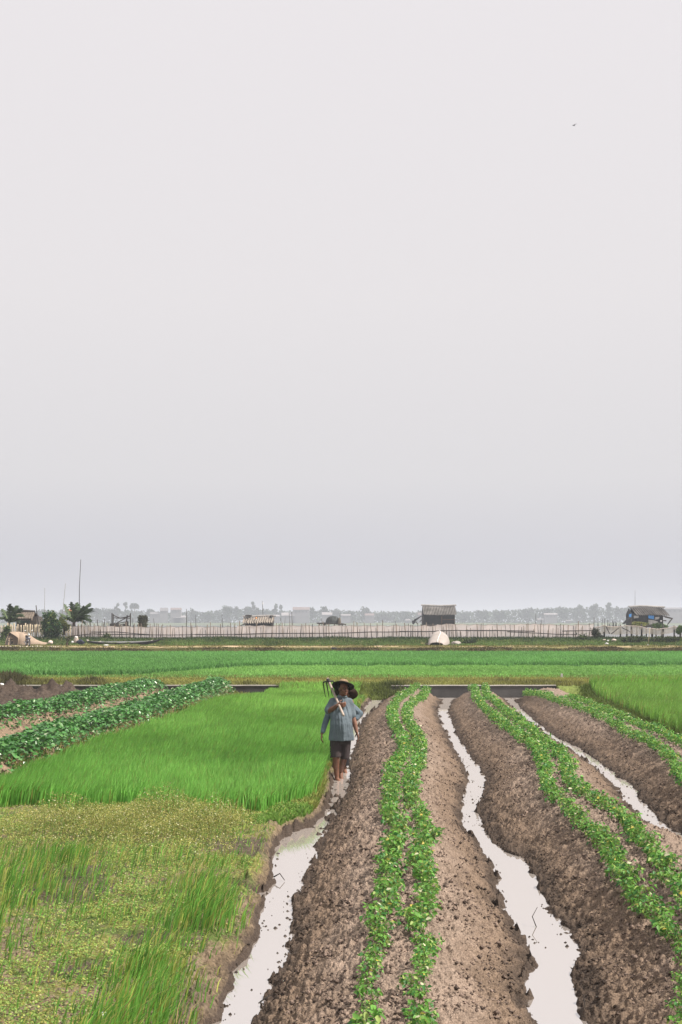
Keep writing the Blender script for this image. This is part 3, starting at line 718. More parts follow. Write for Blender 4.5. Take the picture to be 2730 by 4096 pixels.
sz = .005 + .017 * rng.random(n) ** 4 + .004 * rng.random(n)
damp = sst(.62, .95, np.abs(2 * f - 1))[:, None]
clods('soil_crumbs', x, Y, sz, (np.array([.21, .155, .125]) * (1 - damp) + np.array([.085, .063, .05]) * damp) * (.35 + 1.0 * rng.random((n, 1))), 'loose crumbs of earth strewn over the raised beds')
n = 1300; Y = 7.5 + rng.random(n) ** 1.3 * 22; k = rng.integers(0, 6, n); e = np.choose(k, [AL(Y), AR(Y), BL(Y), BR(Y), CL(Y), CR(Y)]); sgn = np.choose(k, [1, -1, 1, -1, 1, -1])
x = e + sgn * np.abs(rng.normal(size=n)) * .055; ok = vis(x, Y) & (fbm(x * 2, Y * 1.3, 2, 98) > .45); x, Y = x[ok], Y[ok]; n = len(x)
o = clods('mud_clods', x, Y, .005 + .014 * rng.random(n) ** 3, np.array([.055, .042, .034]) * (.6 + .7 * rng.random((n, 1))), 'wet mud clods lying in the shallow ditch water')
me = o.data; c3 = np.zeros(len(me.vertices) * 3, np.float32); me.vertices.foreach_get('co', c3); c3 = c3.reshape(-1, 6, 3); c3[:, :, 2] += np.maximum(0, .002 - c3[:, :, 2].mean(1))[:, None]; me.vertices.foreach_set('co', c3.ravel()); me.update()

# ------------------------------------------------------------------ bean plants in rows on the beds
def bean_arrays(seed):
    r = np.random.default_rng(seed); P0, az, pi_, ro, ln = [], [], [], [], []
    for k in range(r.integers(16, 21)):
        a = r.random() * 6.28; rad = .012 + .075 * r.random(); z = .07 + .13 * r.random() - rad * .35
        for q, da in enumerate((-1.25, 0, 1.25)):
            aa = a + da + r.normal() * .25; ex = .012
            P0.append((rad * math.cos(a) + ex * math.cos(aa), rad * math.sin(a) + ex * math.sin(aa), z + r.normal() * .008))
            az.append(aa); pi_.append(-.25 + r.normal() * .45); ro.append(r.normal() * .5); ln.append(.030 + .020 * r.random())
    P0 = np.array(P0); ln = np.array(ln); n = len(ln)
    c = np.array([.125, .30, .048]) * (.55 + .75 * r.random((n, 1)))
    dk = r.random((n, 1)) < .2; c = np.where(dk, np.array([.05, .18, .04]), c)
    lt = r.random((n, 1)) < .14; c = np.where(lt, np.array([.30, .40, .10]), c); yl = r.random((n, 1)) < .012; c = np.where(yl, np.array([.50, .42, .08]), c)
    gl = r.random((n, 1)) < .02; c = np.where(gl, np.array([.55, .55, .36]), c)  # a few pale leaves: glints and leaf undersides put into the colour
    return leafarr(P0, np.array(az), np.array(pi_), np.array(ro), ln, ln * .68, .22), c, P0
NV = 6
BV = [bean_arrays(500 + k) for k in range(NV)]
spots = []
for k, f in enumerate(ROWS):
    Y = 7.0
    while Y < 46.6:
        x = float(f(Y)) + random.gauss(0, .027)
        
        if random.random() > .06: spots.append((k, x, Y))
        Y += random.uniform(.10, .17)
sx = np.array([s[1] for s in spots]); sY = np.array([s[2] for s in spots]); sk = np.array([s[0] for s in spots])
sz = height(sx, sY)
ok = vis(sx, sY, .45, 30) & ((sk != 5) | (sY < 40)); wide_ = vis(sx, sY, .45, 600) & ((sk != 5) | (sY < 40))
order = [i for i in np.argsort(sY) if ok[i]]
near = order[:300]; ns_ = set(near); rest = [i for i in range(len(sY)) if wide_[i] and i not in ns_]
protos = []
for k in range(NV):
    V, c, P0 = BV[k]; n = len(V); b = np.arange(n)[:, None] * 6
    root = bpy.data.objects.new('bean_plant', None); root.empty_display_size = .1; COL.objects.link(root)
    fo = mesh_np('foliage', V.reshape(-1, 3), quads=np.concatenate([b + [0, 1, 2, 3], b + [0, 3, 4, 5]]), cols=np.repeat(c, 6, 0), mat=M_LEAF, parent=root)
    mb = MB(); mb.tube([(0, 0, -.03), (.004, .002, .06), (0, .006, .13)], [.004, .0035, .002], 5)
    for q in range(0, n, 3):
        p = P0[q + 1]; mb.tube([(0, .003, max(.03, p[2] * .55)), tuple(p)], [.002, .0013], 4, cap=False)
    mb.obj('stem', M_STEM, root)
    protos.append(root)
ROWTXT = ['left row of the bed beside the farmers', 'right row of the bed beside the farmers', 'left row of the middle bed', 'right row of the middle bed', 'row on the far right bed', 'outer row of the far right bed']
used = set(); rowseen = {}
for i in near:
    k = int(sk[i]); p = protos[i % NV]
    if i % NV not in used: r = p; used.add(i % NV)
    else:
        r = p.copy(); COL.objects.link(r)
        for ch in p.children:
            c = ch.copy(); COL.objects.link(c); c.parent = r
    r.location = (sx[i], sY[i], sz[i] - .005); r.rotation_euler = (random.gauss(0, .12), random.gauss(0, .12), random.random() * 6.28)
    s = (.60 + .30 * sst(8, 11.5, sY[i])) * random.uniform(.72, 1.25); r.scale = (s, s, s * random.uniform(.9, 1.15))
    first = k not in rowseen; rowseen[k] = 1
    tag(r, ('nearest young green bean plant in the ' if first else 'young green bean plant in the ') + ROWTXT[k], 'bean plant', 'bean plants, ' + ROWTXT[k])
Vs, Cs = [], []
for i in rest:
    V, c, _ = BV[random.randrange(NV)]; a = random.random() * 6.28; s = .95 * random.uniform(.75, 1.25)
    ca, sa = math.cos(a) * s, math.sin(a) * s
    W = np.stack([V[..., 0] * ca - V[..., 1] * sa + sx[i], V[..., 0] * sa + V[..., 1] * ca + sY[i], V[..., 2] * s * 1.05 + sz[i]], -1)
    Vs.append(W); Cs.append(c * random.uniform(.85, 1.2))
V = np.concatenate(Vs); c = np.clip(np.concatenate(Cs), 0, 1); b = np.arange(len(V))[:, None] * 6
o = mesh_np('bean_row', V.reshape(-1, 3), quads=np.concatenate([b + [0, 1, 2, 3], b + [0, 3, 4, 5]]), cols=np.repeat(c, 6, 0), mat=M_LEAF)
tag(o, 'farther green bean plants merging into winding rows along the raised beds', 'bean plants', kind='stuff')
# ------------------------------------------------------------------ the two farmers
M_SKIN = simple('sunburnt_skin', (.17, .080, .050), .55, .25, 9, .1, spec=.35)
M_SHIRT = simple('grey_blue_cotton', (.120, .148, .170), .9, .30, 5, .9, spec=.1, bscale=11)
M_COLLAR = simple('faded_collar_cotton', (.14, .175, .19), .9, .2, 8, .4, spec=.1)
M_SHORTS = simple('brown_grey_striped_cotton', (.075, .060, .060), .9, .25, 8, .5, spec=.1, stripe=('X', 40, .45), bscale=14)
M_STRAW = simple('straw', (.30, .215, .125), .85, .3, 25, .5, stripe=('Z', 60, .35))
M_UNDER = simple('dark_hat_lining', (.020, .016, .014), .9, .3, 20, .2)
M_HAIR = simple('black_hair', (.015, .012, .011), .6, .3, 40, .4)
M_SLEEVE = simple('blue_grey_work_shirt', (.13, .17, .205), .9, .35, 6, 1.0, spec=.1, bscale=12)
M_HANDLE = simple('worn_pale_handle_wood', (.36, .29, .245), .7, .25, 12, .2)
M_IRON = simple('dark_iron', (.018, .016, .016), .6, .4, 20, .2)
M_EYE = simple('dark_eye', (.02, .015, .012), .3, .1, 10, 0)
M_LIP = simple('dark_lip', (.14, .055, .045), .5, .2, 10, 0)
def floral():
    m, nt, out = newmat('black_red_floral_cotton'); l = nt.links.new
    t = nd(nt, 'ShaderNodeTexCoord'); v = nd(nt, 'ShaderNodeTexVoronoi'); v.inputs['Scale'].default_value = 15
    r = nd(nt, 'ShaderNodeValToRGB'); r.color_ramp.interpolation = 'CONSTANT'
    els = r.color_ramp.elements; els[0].color = (.28, .045, .07, 1); els[1].position = .26; els[1].color = (.012, .010, .012, 1)
    e = els.new(.14); e.color = (.30, .22, .24, 1); e = els.new(.18); e.color = (.20, .03, .05, 1)
    p = nd(nt, 'ShaderNodeBsdfPrincipled'); p.inputs['Roughness'].default_value = .9
    l(t.outputs['Object'], v.inputs['Vector']); l(v.outputs['Distance'], r.inputs[0]); l(r.outputs[0], p.inputs['Base Color']); l(p.outputs[0], out.inputs['Surface'])
    return m
M_FLORAL = floral()

def hand(mb, wrist, d, up, side, curl, s=1.0, thumb=1):
    """palm, four jointed fingers of unequal length and a thumb from the side of the palm"""
    w = Vector(wrist); d = Vector(d).normalized(); side = Vector(side); side = (side - d * side.dot(d)).normalized(); n = d.cross(side).normalized()
    if n.dot(Vector(up)) < 0: n = -n
    for k in range(4):
        o = (k - 1.5) * .021 * s
        mb.cap(w + d * .012 * s + side * o * .7, w + d * .085 * s + side * o, .014 * s, .0125 * s, 8)
        p = w + d * .085 * s + side * o; a = R(curl * .5); L0 = (.040, .046, .043, .034)[k] * s
        for j in range(3):
            q = d * math.cos(a) - n * math.sin(a); e = p + q * L0
            mb.cap(p, e, (.0100 - .001 * j) * s, (.0094 - .001 * j) * s, 8); p = e; a += R(curl * (1.0 - .15 * j)); L0 *= .72
    b = w + d * .028 * s + side * (-.030 * thumb) * s
    q = (d * .55 - side * .75 * thumb - n * .35).normalized(); e = b + q * .045 * s
    mb.cap(b, e, .0125 * s, .0105 * s, 8); q2 = (d * .85 - n * (.5 + curl / 120) - side * .1 * thumb).normalized(); mb.cap(e, e + q2 * .034 * s, .0105 * s, .0085 * s, 8)
def head(mb, c, yaw, pitch=0.0, s=1.0):
    """skull, jaw, brow, nose, lips, ears; face looks along -Y turned by yaw"""
    c = Vector(c); Q = Matrix.Rotation(yaw, 3, 'Z') @ Matrix.Rotation(pitch, 3, 'X')
    W = lambda x, y, z: c + Q @ Vector((x * s, y * s, z * s))
    mb.ball(W(0, .012, .025), (.074 * s, .092 * s, .088 * s), Q)
    mb.ball(W(0, -.022, -.045), (.058 * s, .062 * s, .070 * s), Q)
    mb.ball(W(0, -.058, -.088), (.030 * s, .026 * s, .024 * s), Q, 10, 8)
    mb.cap(W(-.034, -.070, .022), W(.034, -.070, .022), .018 * s, .018 * s, 8)
    for sx_ in (-1, 1):
        mb.ball(W(.040 * sx_, -.058, -.030), (.024 * s, .022 * s, .022 * s), Q, 10, 8)
        mb.ball(W(.073 * sx_, .010, -.012), (.011 * s, .020 * s, .032 * s), Q, 10, 8)
    mb.cap(W(0, -.080, .012), W(0, -.099, -.026), .0105 * s, .0150 * s, 8)
    for sx_ in (-1, 1): mb.ball(W(.013 * sx_, -.090, -.030), .0105 * s, None, 8, 6)
    mb.cap(W(-.018, -.079, -.058), W(.018, -.079, -.058), .0085 * s, .0085 * s, 8)
    mb.cap(W(-.015, -.076, -.069), W(.015, -.076, -.069), .0090 * s, .0090 * s, 8)
    return W, Q
def face_marks(parent, W, Q):
    for sx_ in (-1, 1):
        mb = MB(); mb.ball(W(.031 * sx_, -.0825, .001), (.014, .006, .0055), Q, 10, 8); mb.obj('eye', M_EYE, parent, True)
        mb = MB(); mb.tube([W(.015 * sx_, -.091, .022), W(.032 * sx_, -.092, .027), W(.050 * sx_, -.080, .022)], .0045, 6); mb.obj('eyebrow', M_HAIR, parent, True)
    mb = MB(); mb.tube([W(-.022, -.082, -.0635), W(0, -.0885, -.0625), W(.022, -.082, -.0635)], [.003, .0045, .003], 6); mb.obj('mouth', M_LIP, parent, True)
def foot(mb, ankle, d, s=1.0):
    a = Vector(ankle); d = Vector(d).normalized(); sd = Vector((d.y, -d.x, 0)).normalized()
    mb.cap(a + Vector((0, 0, -.045)) - d * .035, a + Vector((0, 0, -.052)) + d * .105, .036, .034)
    mb.cap(a, a + Vector((0, 0, -.04)) + d * .09, .040, .030)
    for k in range(5):
        o = (k - 2) * .0155; mb.cap(a + Vector((0, 0, -.062)) + d * .115 + sd * o, a + Vector((0, 0, -.066)) + d * (.158 - .006 * abs(k - 1)) + sd * o * 1.1, .0125, .0105, 8)

gx, gy, _ = G(1357, 3121, 0)
man = empty('person', (gx, gy, 0), 'farmer in grey blue short sleeved shirt and brimmed hat shouldering a tined hoe', 'person')
b = MB()
# trunk and legs
b.eloft([(.035, .03, .62, .15, .11), (.035, .02, .75, .165, .125), (.04, -.01, .92, .170, .145), (.04, .01, 1.10, .165, .125), (.035, .03, 1.25, .165, .105), (.04, .03, 1.345, .10, .07), (.045, .03, 1.37, .06, .055)])
b.cap((.05, .025, 1.33), (.062, .00, 1.43), .058, .054)
W1, Q1 = head(b, (.072, -.012, 1.492), R(32), R(-2))
b.cap((-.055, -.005, .72), (-.052, -.055, .40), .088, .060); b.cap((-.052, -.055, .41), (-.047, .0, .22), .060, .056); b.cap((-.047, .012, .26), (-.032, .005, .01), .054, .034)
foot(b, (-.030, .0, .015), (.45, -.9, 0))
b.cap((.115, .02, .72), (.095, .02, .40), .088, .058); b.cap((.095, .03, .41), (.055, .20, .24), .056, .054); b.cap((.055, .20, .25), (.03, .34, .09), .050, .034)
foot(b, (.03, .34, .09), (.05, -1, -.25))
# right arm (holding the handle) and hanging left arm
b.cap((-.115, .03, 1.285), (-.178, -.015, 1.125), .056, .048); b.cap((-.178, -.015, 1.125), (-.10, -.10, 1.175), .047, .043); b.cap((-.10, -.10, 1.175), (-.028, -.165, 1.232), .042, .030)
hand(b, (-.030, -.165, 1.233), (.92, -.12, .05), (0, -.6, .8), (.25, .25, -.9), 55, 1.05, 1)
b.cap((.188, .03, 1.275), (.226, .045, 1.03), .055, .045); b.cap((.226, .045, 1.03), (.262, .015, .90), .045, .040); b.cap((.262, .015, .90), (.288, -.015, .795), .039, .029)
hand(b, (.288, -.015, .80), (.24, -.10, -.95), (1, 0, 0), (.15, -1, .1), 22, 1.05, 1)
b.fused('body', M_SKIN, man, .0065, 4)
face_marks(man, W1, Q1)
mb = MB(); mb.ball(W1(0, .030, .030), (.080, .088, .082), Q1); mb.fused('hair', M_HAIR, man, .008, 3)
# shirt
t = MB()
t.eloft([(.042, -.030, .652, .194, .165), (.04, -.032, .70, .193, .168), (.038, -.033, .80, .189, .172), (.036, -.035, .92, .184, .172), (.036, -.022, 1.03, .180, .160), (.036, .005, 1.14, .184, .142), (.036, .022, 1.24, .182, .120), (.036, .030, 1.315, .150, .095), (.045, .028, 1.365, .082, .072), (.05, .025, 1.385, .066, .062)], 28)
t.cap((-.095, .03, 1.275), (-.168, -.008, 1.150), .078, .074); t.cap((.165, .03, 1.270), (.216, .040, 1.065), .076, .070)
sh = t.fused('shirt', M_SHIRT, man, .008, 16)
# creases and the open hem
co = np.zeros(len(sh.data.vertices) * 3, np.float32); sh.data.vertices.foreach_get('co', co); co = co.reshape(-1, 3)
ctr = np.array([.038, 0]); dv = co[:, :2] - ctr; rr = np.linalg.norm(dv, axis=1, keepdims=True) + 1e-6; ang = np.arctan2(dv[:, 1], dv[:, 0])
f = (fbm(ang * 5 + co[:, 2] * 2, co[:, 2] * 3.5 + ang, 3, 101) - .5) * .034 * sst(1.33, 1.15, co[:, 2]) + (vnoise(ang * 4.5 + 20, co[:, 2] * 1.5, 104) - .5) * .030 * sst(1.0, .66, co[:, 2])
co[:, :2] += dv / rr * f[:, None]; sh.data.vertices.foreach_set('co', co.ravel()); sh.data.update()
c = MB()
for s_ in (-1, 1):
    c.loft([[Vector((.052 + s_ * r_ * math.sin(a), .022 - r_ * .95 * math.cos(a) , z_ - .028 * (1 - a / 2.6))) for r_, z_ in ((.060, 1.405), (.083, 1.368), (.089, 1.366), (.066, 1.410))] for a in np.linspace(.12, 2.9, 12)])
c.obj('collar', M_COLLAR, man, True)
c = MB(); c.tube([(.062, -.058, 1.352), (.066, -.112, 1.27), (.072, -.150, 1.16)], [.007, .008, .006], 6); c.obj('placket', M_COLLAR, man, True)
for z_, y_ in ((1.305, -.105), (1.25, -.128), (1.19, -.150)):
    c = MB(); c.ball((.066, y_, z_), .006, None, 8, 6); c.obj('button', M_COLLAR, man, True)
# shorts
t = MB(); t.eloft([(.035, .01, .60, .155, .118), (.035, .01, .72, .168, .130), (.035, .01, .78, .16, .12)], 24)
t.loft([[(cx_ + rx * math.cos(a), cy_ + ry * math.sin(a), cz) for a in np.linspace(0, 2 * math.pi, 20, endpoint=False)] for cx_, cy_, cz, rx, ry in ((-.045, .0, .70, .100, .110), (-.048, -.03, .55, .092, .100), (-.048, -.052, .385, .080, .086))])
t.loft([[(cx_ + rx * math.cos(a), cy_ + ry * math.sin(a), cz) for a in np.linspace(0, 2 * math.pi, 20, endpoint=False)] for cx_, cy_, cz, rx, ry in ((.105, .01, .70, .098, .110), (.103, .02, .52, .085, .098), (.095, .03, .345, .074, .085))])
t.fused('shorts', M_SHORTS, man, .008, 2)
# brimmed straw hat, tipped back so its dark lining shows
def hat(parent, c, tilt, roll, R0, crown_r, crown_h, drop, mtop, munder, yaw=0):
    Q = Matrix.Rotation(yaw, 3, 'Z') @ Matrix.Rotation(roll, 3, 'Y') @ Matrix.Rotation(tilt, 3, 'X'); c = Vector(c)
    ring = lambda r, z: [c + Q @ Vector((r * (1 + .015 * math.sin(3 * a)) * math.cos(a), r * math.sin(a), z + .006 * math.sin(2 * a + 1) * r / R0)) for a in np.linspace(0, 2 * math.pi, 32, endpoint=False)]
    top = MB(); top.loft([ring(R0, -drop), ring(crown_r * 1.35, -.012), ring(crown_r, .006), ring(crown_r * .93, crown_h * .62), ring(crown_r * .72, crown_h * .93), ring(crown_r * .25, crown_h), ring(.004, crown_h * 1.01)], cap=False)
    top.obj('hat_top', mtop, parent, True)
    un = MB(); un.loft([ring(R0 * 1.004, -drop - .003), ring(R0 * 1.004, -drop - .010), ring(crown_r * 1.3, -.024), ring(crown_r * .985, -.014), ring(crown_r * .90, crown_h * .5), ring(crown_r * .6, crown_h * .84), ring(crown_r * .1, crown_h * .90)], cap=False)
    un.obj('hat_lining', munder, parent, True)
    bd = MB(); bd.loft([ring(crown_r * 1.03, .004), ring(crown_r * 1.0, .030), ring(crown_r * .96, .030), ring(crown_r * .98, .004)]); bd.obj('hat_band', munder, parent, True)
hat(man, (.070, .005, 1.562), R(-27), R(6), .184, .088, .080, .020, M_STRAW, M_UNDER)

# the tined hoe
hx = empty('tined_hoe', (gx, gy, 0), 'long pale wooden handled hoe with four black iron tines over the farmer shoulder', 'hoe')
A = Vector((-.190, .245, 1.650)); B = Vector((.076, -.345, 1.075))
pt = lambda t_: A + (B - A) * t_
b = MB(); b.tube([pt(0), pt(.02), pt(.06), pt(.5), pt(.97), pt(1)], [.020, .025, .022, .0185, .0195, .017], 12); b.obj('handle', M_HANDLE, hx, True)
b = MB(); b.tube([pt(.03), pt(.12)], [.030, .027], 12); b.obj('socket', M_IRON, hx, True)
dz = Vector((.040, .03, -.24))
for k, u_ in enumerate((495, 543, 592, 640)):
    p = Vector(((u_ - 720) / 854, .275, (1640 - (290 - k * 5)) / 854)); b = MB()
    b.tube([p + Vector((.012 if k < 2 else -.012, 0, .012)), p, p + dz * .5, p + dz], [.009, .0105, .009, .004], 8); b.obj('tine', M_IRON, hx, True)
b = MB(); b.tube([Vector((-.264, .275, 1.588)), Vector((-.18, .262, 1.605)), Vector((-.094, .275, 1.606))], .012, 8); b.obj('crossbar', M_IRON, hx, True)

# second farmer, close behind
g2x, g2y, _ = G(1357, 3098, 0); g2y = g2y + .35; g2x = (1357 - CX) / FPX * g2y
wm = empty('person', (g2x, g2y, 0), 'person in dark conical hat and black floral trousers walking close behind the farmer', 'person')
b = MB()
b.eloft([(.03, .02, .60, .14, .10), (.03, .02, .75, .155, .115), (.03, .02, .95, .135, .10), (.03, .02, 1.10, .145, .10), (.03, .02, 1.20, .14, .085), (.035, .02, 1.255, .07, .06)])
b.cap((.05, .01, 1.23), (.09, -.02, 1.31), .05, .048)
W2, Q2 = head(b, (.115, -.035, 1.375), R(8), R(12), .94)
b.cap((-.045, .02, .70), (-.06, .16, .38), .085, .058); b.cap((-.06, .16, .38), (-.06, .36, .10), .055, .034); foot(b, (-.06, .36, .10), (0, -1, -.2))
b.cap((.095, .02, .70), (.085, -.02, .40), .085, .057); b.cap((.085, -.02, .40), (.088, .01, .22), .055, .050); b.cap((.088, .01, .22), (.095, .0, .02), .048, .033); foot(b, (.098, -.005, .02), (.25, -.95, 0))
b.cap((-.13, .02, 1.17), (-.235, .06, .87), .048, .042); b.cap((-.235, .06, .87), (-.292, .02, .67), .040, .028)
hand(b, (-.292, .02, .675), (-.15, -.15, -.97), (-1, 0, 0), (.1, -1, .1), 25, .95, 1)
b.cap((.205, .02, 1.16), (.375, .07, 1.00), .048, .042); b.cap((.375, .07, 1.00), (.285, .02, .905), .040, .030)
hand(b, (.287, .02, .907), (-.8, -.35, -.45), (0, -1, .3), (0, -.5, .8), 45, .95, 1)
b.fused('body', M_SKIN, wm, .0065, 4); face_marks(wm, W2, Q2)
mb = MB(); mb.ball(W2(0, .03, .03), (.076, .084, .080), Q2); mb.ball(W2(0, .075, -.04), (.05, .04, .06), Q2); mb.fused('hair', M_HAIR, wm, .008, 3)
t = MB()
t.eloft([(.03, .01, .66, .175, .135), (.03, .01, .80, .168, .130), (.03, .02, .98, .160, .122), (.03, .02, 1.12, .168, .118), (.032, .02, 1.20, .150, .098), (.035, .02, 1.262, .075, .068)], 26)
t.cap((-.115, .02, 1.165), (-.225, .06, .88), .066, .056); t.cap((-.225, .06, .88), (-.282, .025, .70), .056, .044)
t.cap((.17, .02, 1.165), (.362, .07, 1.005), .066, .058); t.cap((.362, .07, 1.005), (.298, .03, .925), .058, .048)
sh = t.fused('work_shirt', M_SLEEVE, wm, .008, 3)
co = np.zeros(len(sh.data.vertices) * 3, np.float32); sh.data.vertices.foreach_get('co', co); co = co.reshape(-1, 3)
co += ((fbm(co[:, 0] * 14 + co[:, 1] * 5, co[:, 2] * 14, 3, 105) - .5) * .03)[:, None] * np.array([.6, -.6, .4]); sh.data.vertices.foreach_set('co', co.ravel()); sh.data.update()
t = MB(); t.eloft([(.03, .015, .60, .150, .115), (.03, .015, .72, .165, .125), (.03, .015, .78, .155, .12)], 24)
lg = lambda secs: t.loft([[(cx_ + rx * math.cos(a), cy_ + ry * math.sin(a), cz) for a in np.linspace(0, 2 * math.pi, 20, endpoint=False)] for cx_, cy_, cz, rx, ry in secs])
lg(((-.05, .03, .70, .10, .105), (-.065, .13, .42, .098, .10), (-.066, .25, .23, .092, .092))); lg(((.105, .02, .70, .10, .105), (.108, -.01, .40, .088, .095), (.098, .0, .115, .075, .08)))
t.fused('trousers', M_FLORAL, wm, .008, 2)
Q = Matrix.Rotation(R(10), 3, 'Y') @ Matrix.Rotation(R(-38), 3, 'X'); c0 = Vector((.135, -.005, 1.435))
ring = lambda r, z: [c0 + Q @ Vector((r * math.cos(a), r * math.sin(a), z)) for a in np.linspace(0, 2 * math.pi, 32, endpoint=False)]
t = MB(); t.loft([ring(.205, -.085), ring(.14, -.02), ring(.07, .045), ring(.012, .09)]); 
M_CONE = simple('dark_brown_palm_leaf', (.040, .022, .016), .85, .4, 14, .4)
t.obj('conical_hat', M_CONE, wm, True)
# ------------------------------------------------------------------ lakeside: fences, stakes, huts, boats, trees on the levee
M_NET = None
def netmat(name, col, solid, fine):
    m, nt, out = newmat(name); l = nt.links.new
    t = nd(nt, 'ShaderNodeTexCoord'); n = nd(nt, 'ShaderNodeTexNoise'); n.inputs['Scale'].default_value = fine; n.inputs['Detail'].default_value = 4
    mp = nd(nt, 'ShaderNodeMapping'); mp.inputs['Scale'].default_value = (1, 1, .35); l(t.outputs['Object'], mp.inputs[0]); l(mp.outputs[0], n.inputs['Vector'])
    r = nd(nt, 'ShaderNodeMapRange'); r.inputs[1].default_value = .3; r.inputs[2].default_value = .7; r.inputs[3].default_value = solid - .14; r.inputs[4].default_value = min(1, solid + .10)
    l(n.outputs['Fac'], r.inputs[0])
    d = nd(nt, 'ShaderNodeBsdfDiffuse'); d.inputs['Color'].default_value = (*col, 1); tl = nd(nt, 'ShaderNodeBsdfTranslucent'); tl.inputs['Color'].default_value = (*col, 1)
    a = nd(nt, 'ShaderNodeMixShader'); a.inputs[0].default_value = .5; l(d.outputs[0], a.inputs[1]); l(tl.outputs[0], a.inputs[2])
    tp = nd(nt, 'ShaderNodeBsdfTransparent'); b = nd(nt, 'ShaderNodeMixShader')
    l(r.outputs[0], b.inputs[0]); l(tp.outputs[0], b.inputs[1]); l(a.outputs[0], b.inputs[2]); l(b.outputs[0], out.inputs['Surface'])
    return m
M_NET = netmat('sheer_beige_netting', (.93, .82, .77), .80, 1.2)
M_NET2 = netmat('slack_pale_netting', (.62, .56, .46), .62, 1.6)
YFN = 112.0
def stick(name, u0, v0, u1, v1, Y, wpx, mat, parent=None, base=None, taper=.75, bend=0.0, dY=0.0):
    """a pole from its foot (u0,v0) to its tip (u1,v1), width in photo pixels"""
    a = P(u0, v0, Y); c = P(u1, v1, Y + dY); r = wpx / pxm(Y) / 2
    if base is None: base = Vector((0, 0, 0))
    mid = (a + c) / 2 + Vector((bend * (c - a).length, 0, 0))
    return MB().tube([a - base, mid - base, c - base], [r, r * (1 + taper) / 2, r * taper], 6).obj(name, mat, parent, True)
LEFTU = [288,294,300,308,318,325,332,339,345,352,357,364,370,377,384,392,400,408,417,429,438,450,460,471,480,492,506,521,536,541,554,563,569,581,588,598,607,612,626,635,645,653,668,681,688,701,717,729,746,765,770,786,800,813,822,831,842,851,864,873,887,893,913,925,942]
MIDU = [958,967,988,1004,1024,1043,1053,1067,1087,1104,1117,1129,1137,1150,1162,1169,1178,1186,1204,1211,1224,1238,1251,1262,1279,1296,1306,1317,1329,1340,1359,1369,1380,1392,1407,1416,1432,1440,1461,1469,1487,1504,1512,1529,1541,1555,1568,1575,1586,1597,1606,1622,1633,1642,1652,1663,1670,1687,1696,1705,1718,1731,1742]
RIGU = [1752,1769,1776,1788,1800,1807,1816,1825,1834,1841,1850,1865,1872,1885,1899,1912,1925,1936,1945,1956,1972,1983,1990,2006,2024,2041,2056,2072,2084,2095,2106,2115,2128,2142,2153,2165,2177,2188,2193,2210,2224,2233,2243,2253,2264,2276,2293,2302,2316,2328,2334,2345,2358,2366]
def pole_fence(us, u0, u1, label, rails, seed, tops):
    r = random.Random(seed)
    base = P((u0 + u1) / 2, CY, YFN); base.z = .95
    o = empty('pole_fence', base, label, 'fence', 'pole fences along the lake')
    for u in us:
        tall = r.random()
        top = 2497 + r.gauss(0, 5) if tall < .62 else 2512 + r.gauss(0, 6)
        if tall > .955: top = 2484 + r.gauss(0, 3)
        w = r.uniform(3.2, 5.2) if tall < .62 or tall > .95 else r.uniform(2.4, 3.6)
        stick('pole', u + r.gauss(0, 1.5), 2568, u + r.gauss(0, 2.6), top, YFN - .06 + r.uniform(-.05, .05), w, M_BAMBOO, o, base, .7, r.gauss(0, .012))
    n = max(8, int((u1 - u0) / 12)); rows = 5; V = []
    for j in range(rows):
        for i in range(n + 1):
            u = u0 + (u1 - u0) * i / n; vt = tops(u) + 1.6 * math.sin(i * 1.3) + r.gauss(0, .5)
            v = vt + (2566 - vt) * j / (rows - 1)
            V.append(P(u, v, YFN + .05 + .03 * math.sin(i * 2.1 + j)) - base)
    q = [(j * (n + 1) + i, j * (n + 1) + i + 1, (j + 1) * (n + 1) + i + 1, (j + 1) * (n + 1) + i) for j in range(rows - 1) for i in range(n)]
    mesh_np('netting', V, quads=q, mat=M_NET, parent=o, smooth=True)
    MB().tube([V[i] + Vector((0, -.02, .01)) for i in range(n + 1)], .5 / pxm(YFN), 5).obj('top_rope', M_BAMBOO, o)
    for pts, w in rails:
        MB().tube([P(u, v, YFN - .13) - base for u, v in pts], [w / pxm(YFN) / 2 * (1.1 - .3 * k / len(pts)) for k in range(len(pts))], 6).obj('rail', M_DARKWOOD, o)
    return o
pole_fence(LEFTU, 287, 950, 'bamboo pole fence with beige netting, the stretch behind the long dark boat', [
    ([(280,2545),(325,2540),(370,2535),(400,2537),(445,2541)], 3.4), ([(366,2528),(470,2528),(560,2536),(600,2538)], 3.8), ([(440,2537),(560,2539),(680,2540),(760,2539),(800,2537)], 3.4), ([(780,2538),(880,2538),(962,2537)], 3.6)], 21, lambda u: 2505.5 + 3 * sst(420, 620, u))
pole_fence(MIDU, 950, 1748, 'bamboo pole fence with beige netting, the stretch before the small hut and round shelter', [
    ([(940,2538),(1040,2535),(1060,2534),(1250,2533),(1310,2533)], 4.2), ([(1300,2533),(1380,2532),(1480,2528),(1560,2528),(1640,2526)], 4.0), ([(1600,2526),(1690,2526.5),(1752,2525)], 4.4)], 22, lambda u: 2503.5)
pole_fence(RIGU, 1748, 2376, 'bamboo pole fence with beige netting, the stretch right of the upturned pale boat', [
    ([(1745,2524),(1780,2523),(1830,2521),(1880,2523)], 4.0), ([(1862,2522),(1990,2522),(2140,2525)], 4.6), ([(2030,2527),(2140,2532),(2230,2537),(2310,2538)], 3.6), ([(2250,2524),(2320,2523),(2374,2522)], 4.0)], 23, lambda u: 2498.5 + 1.5 * math.sin(u * .02))
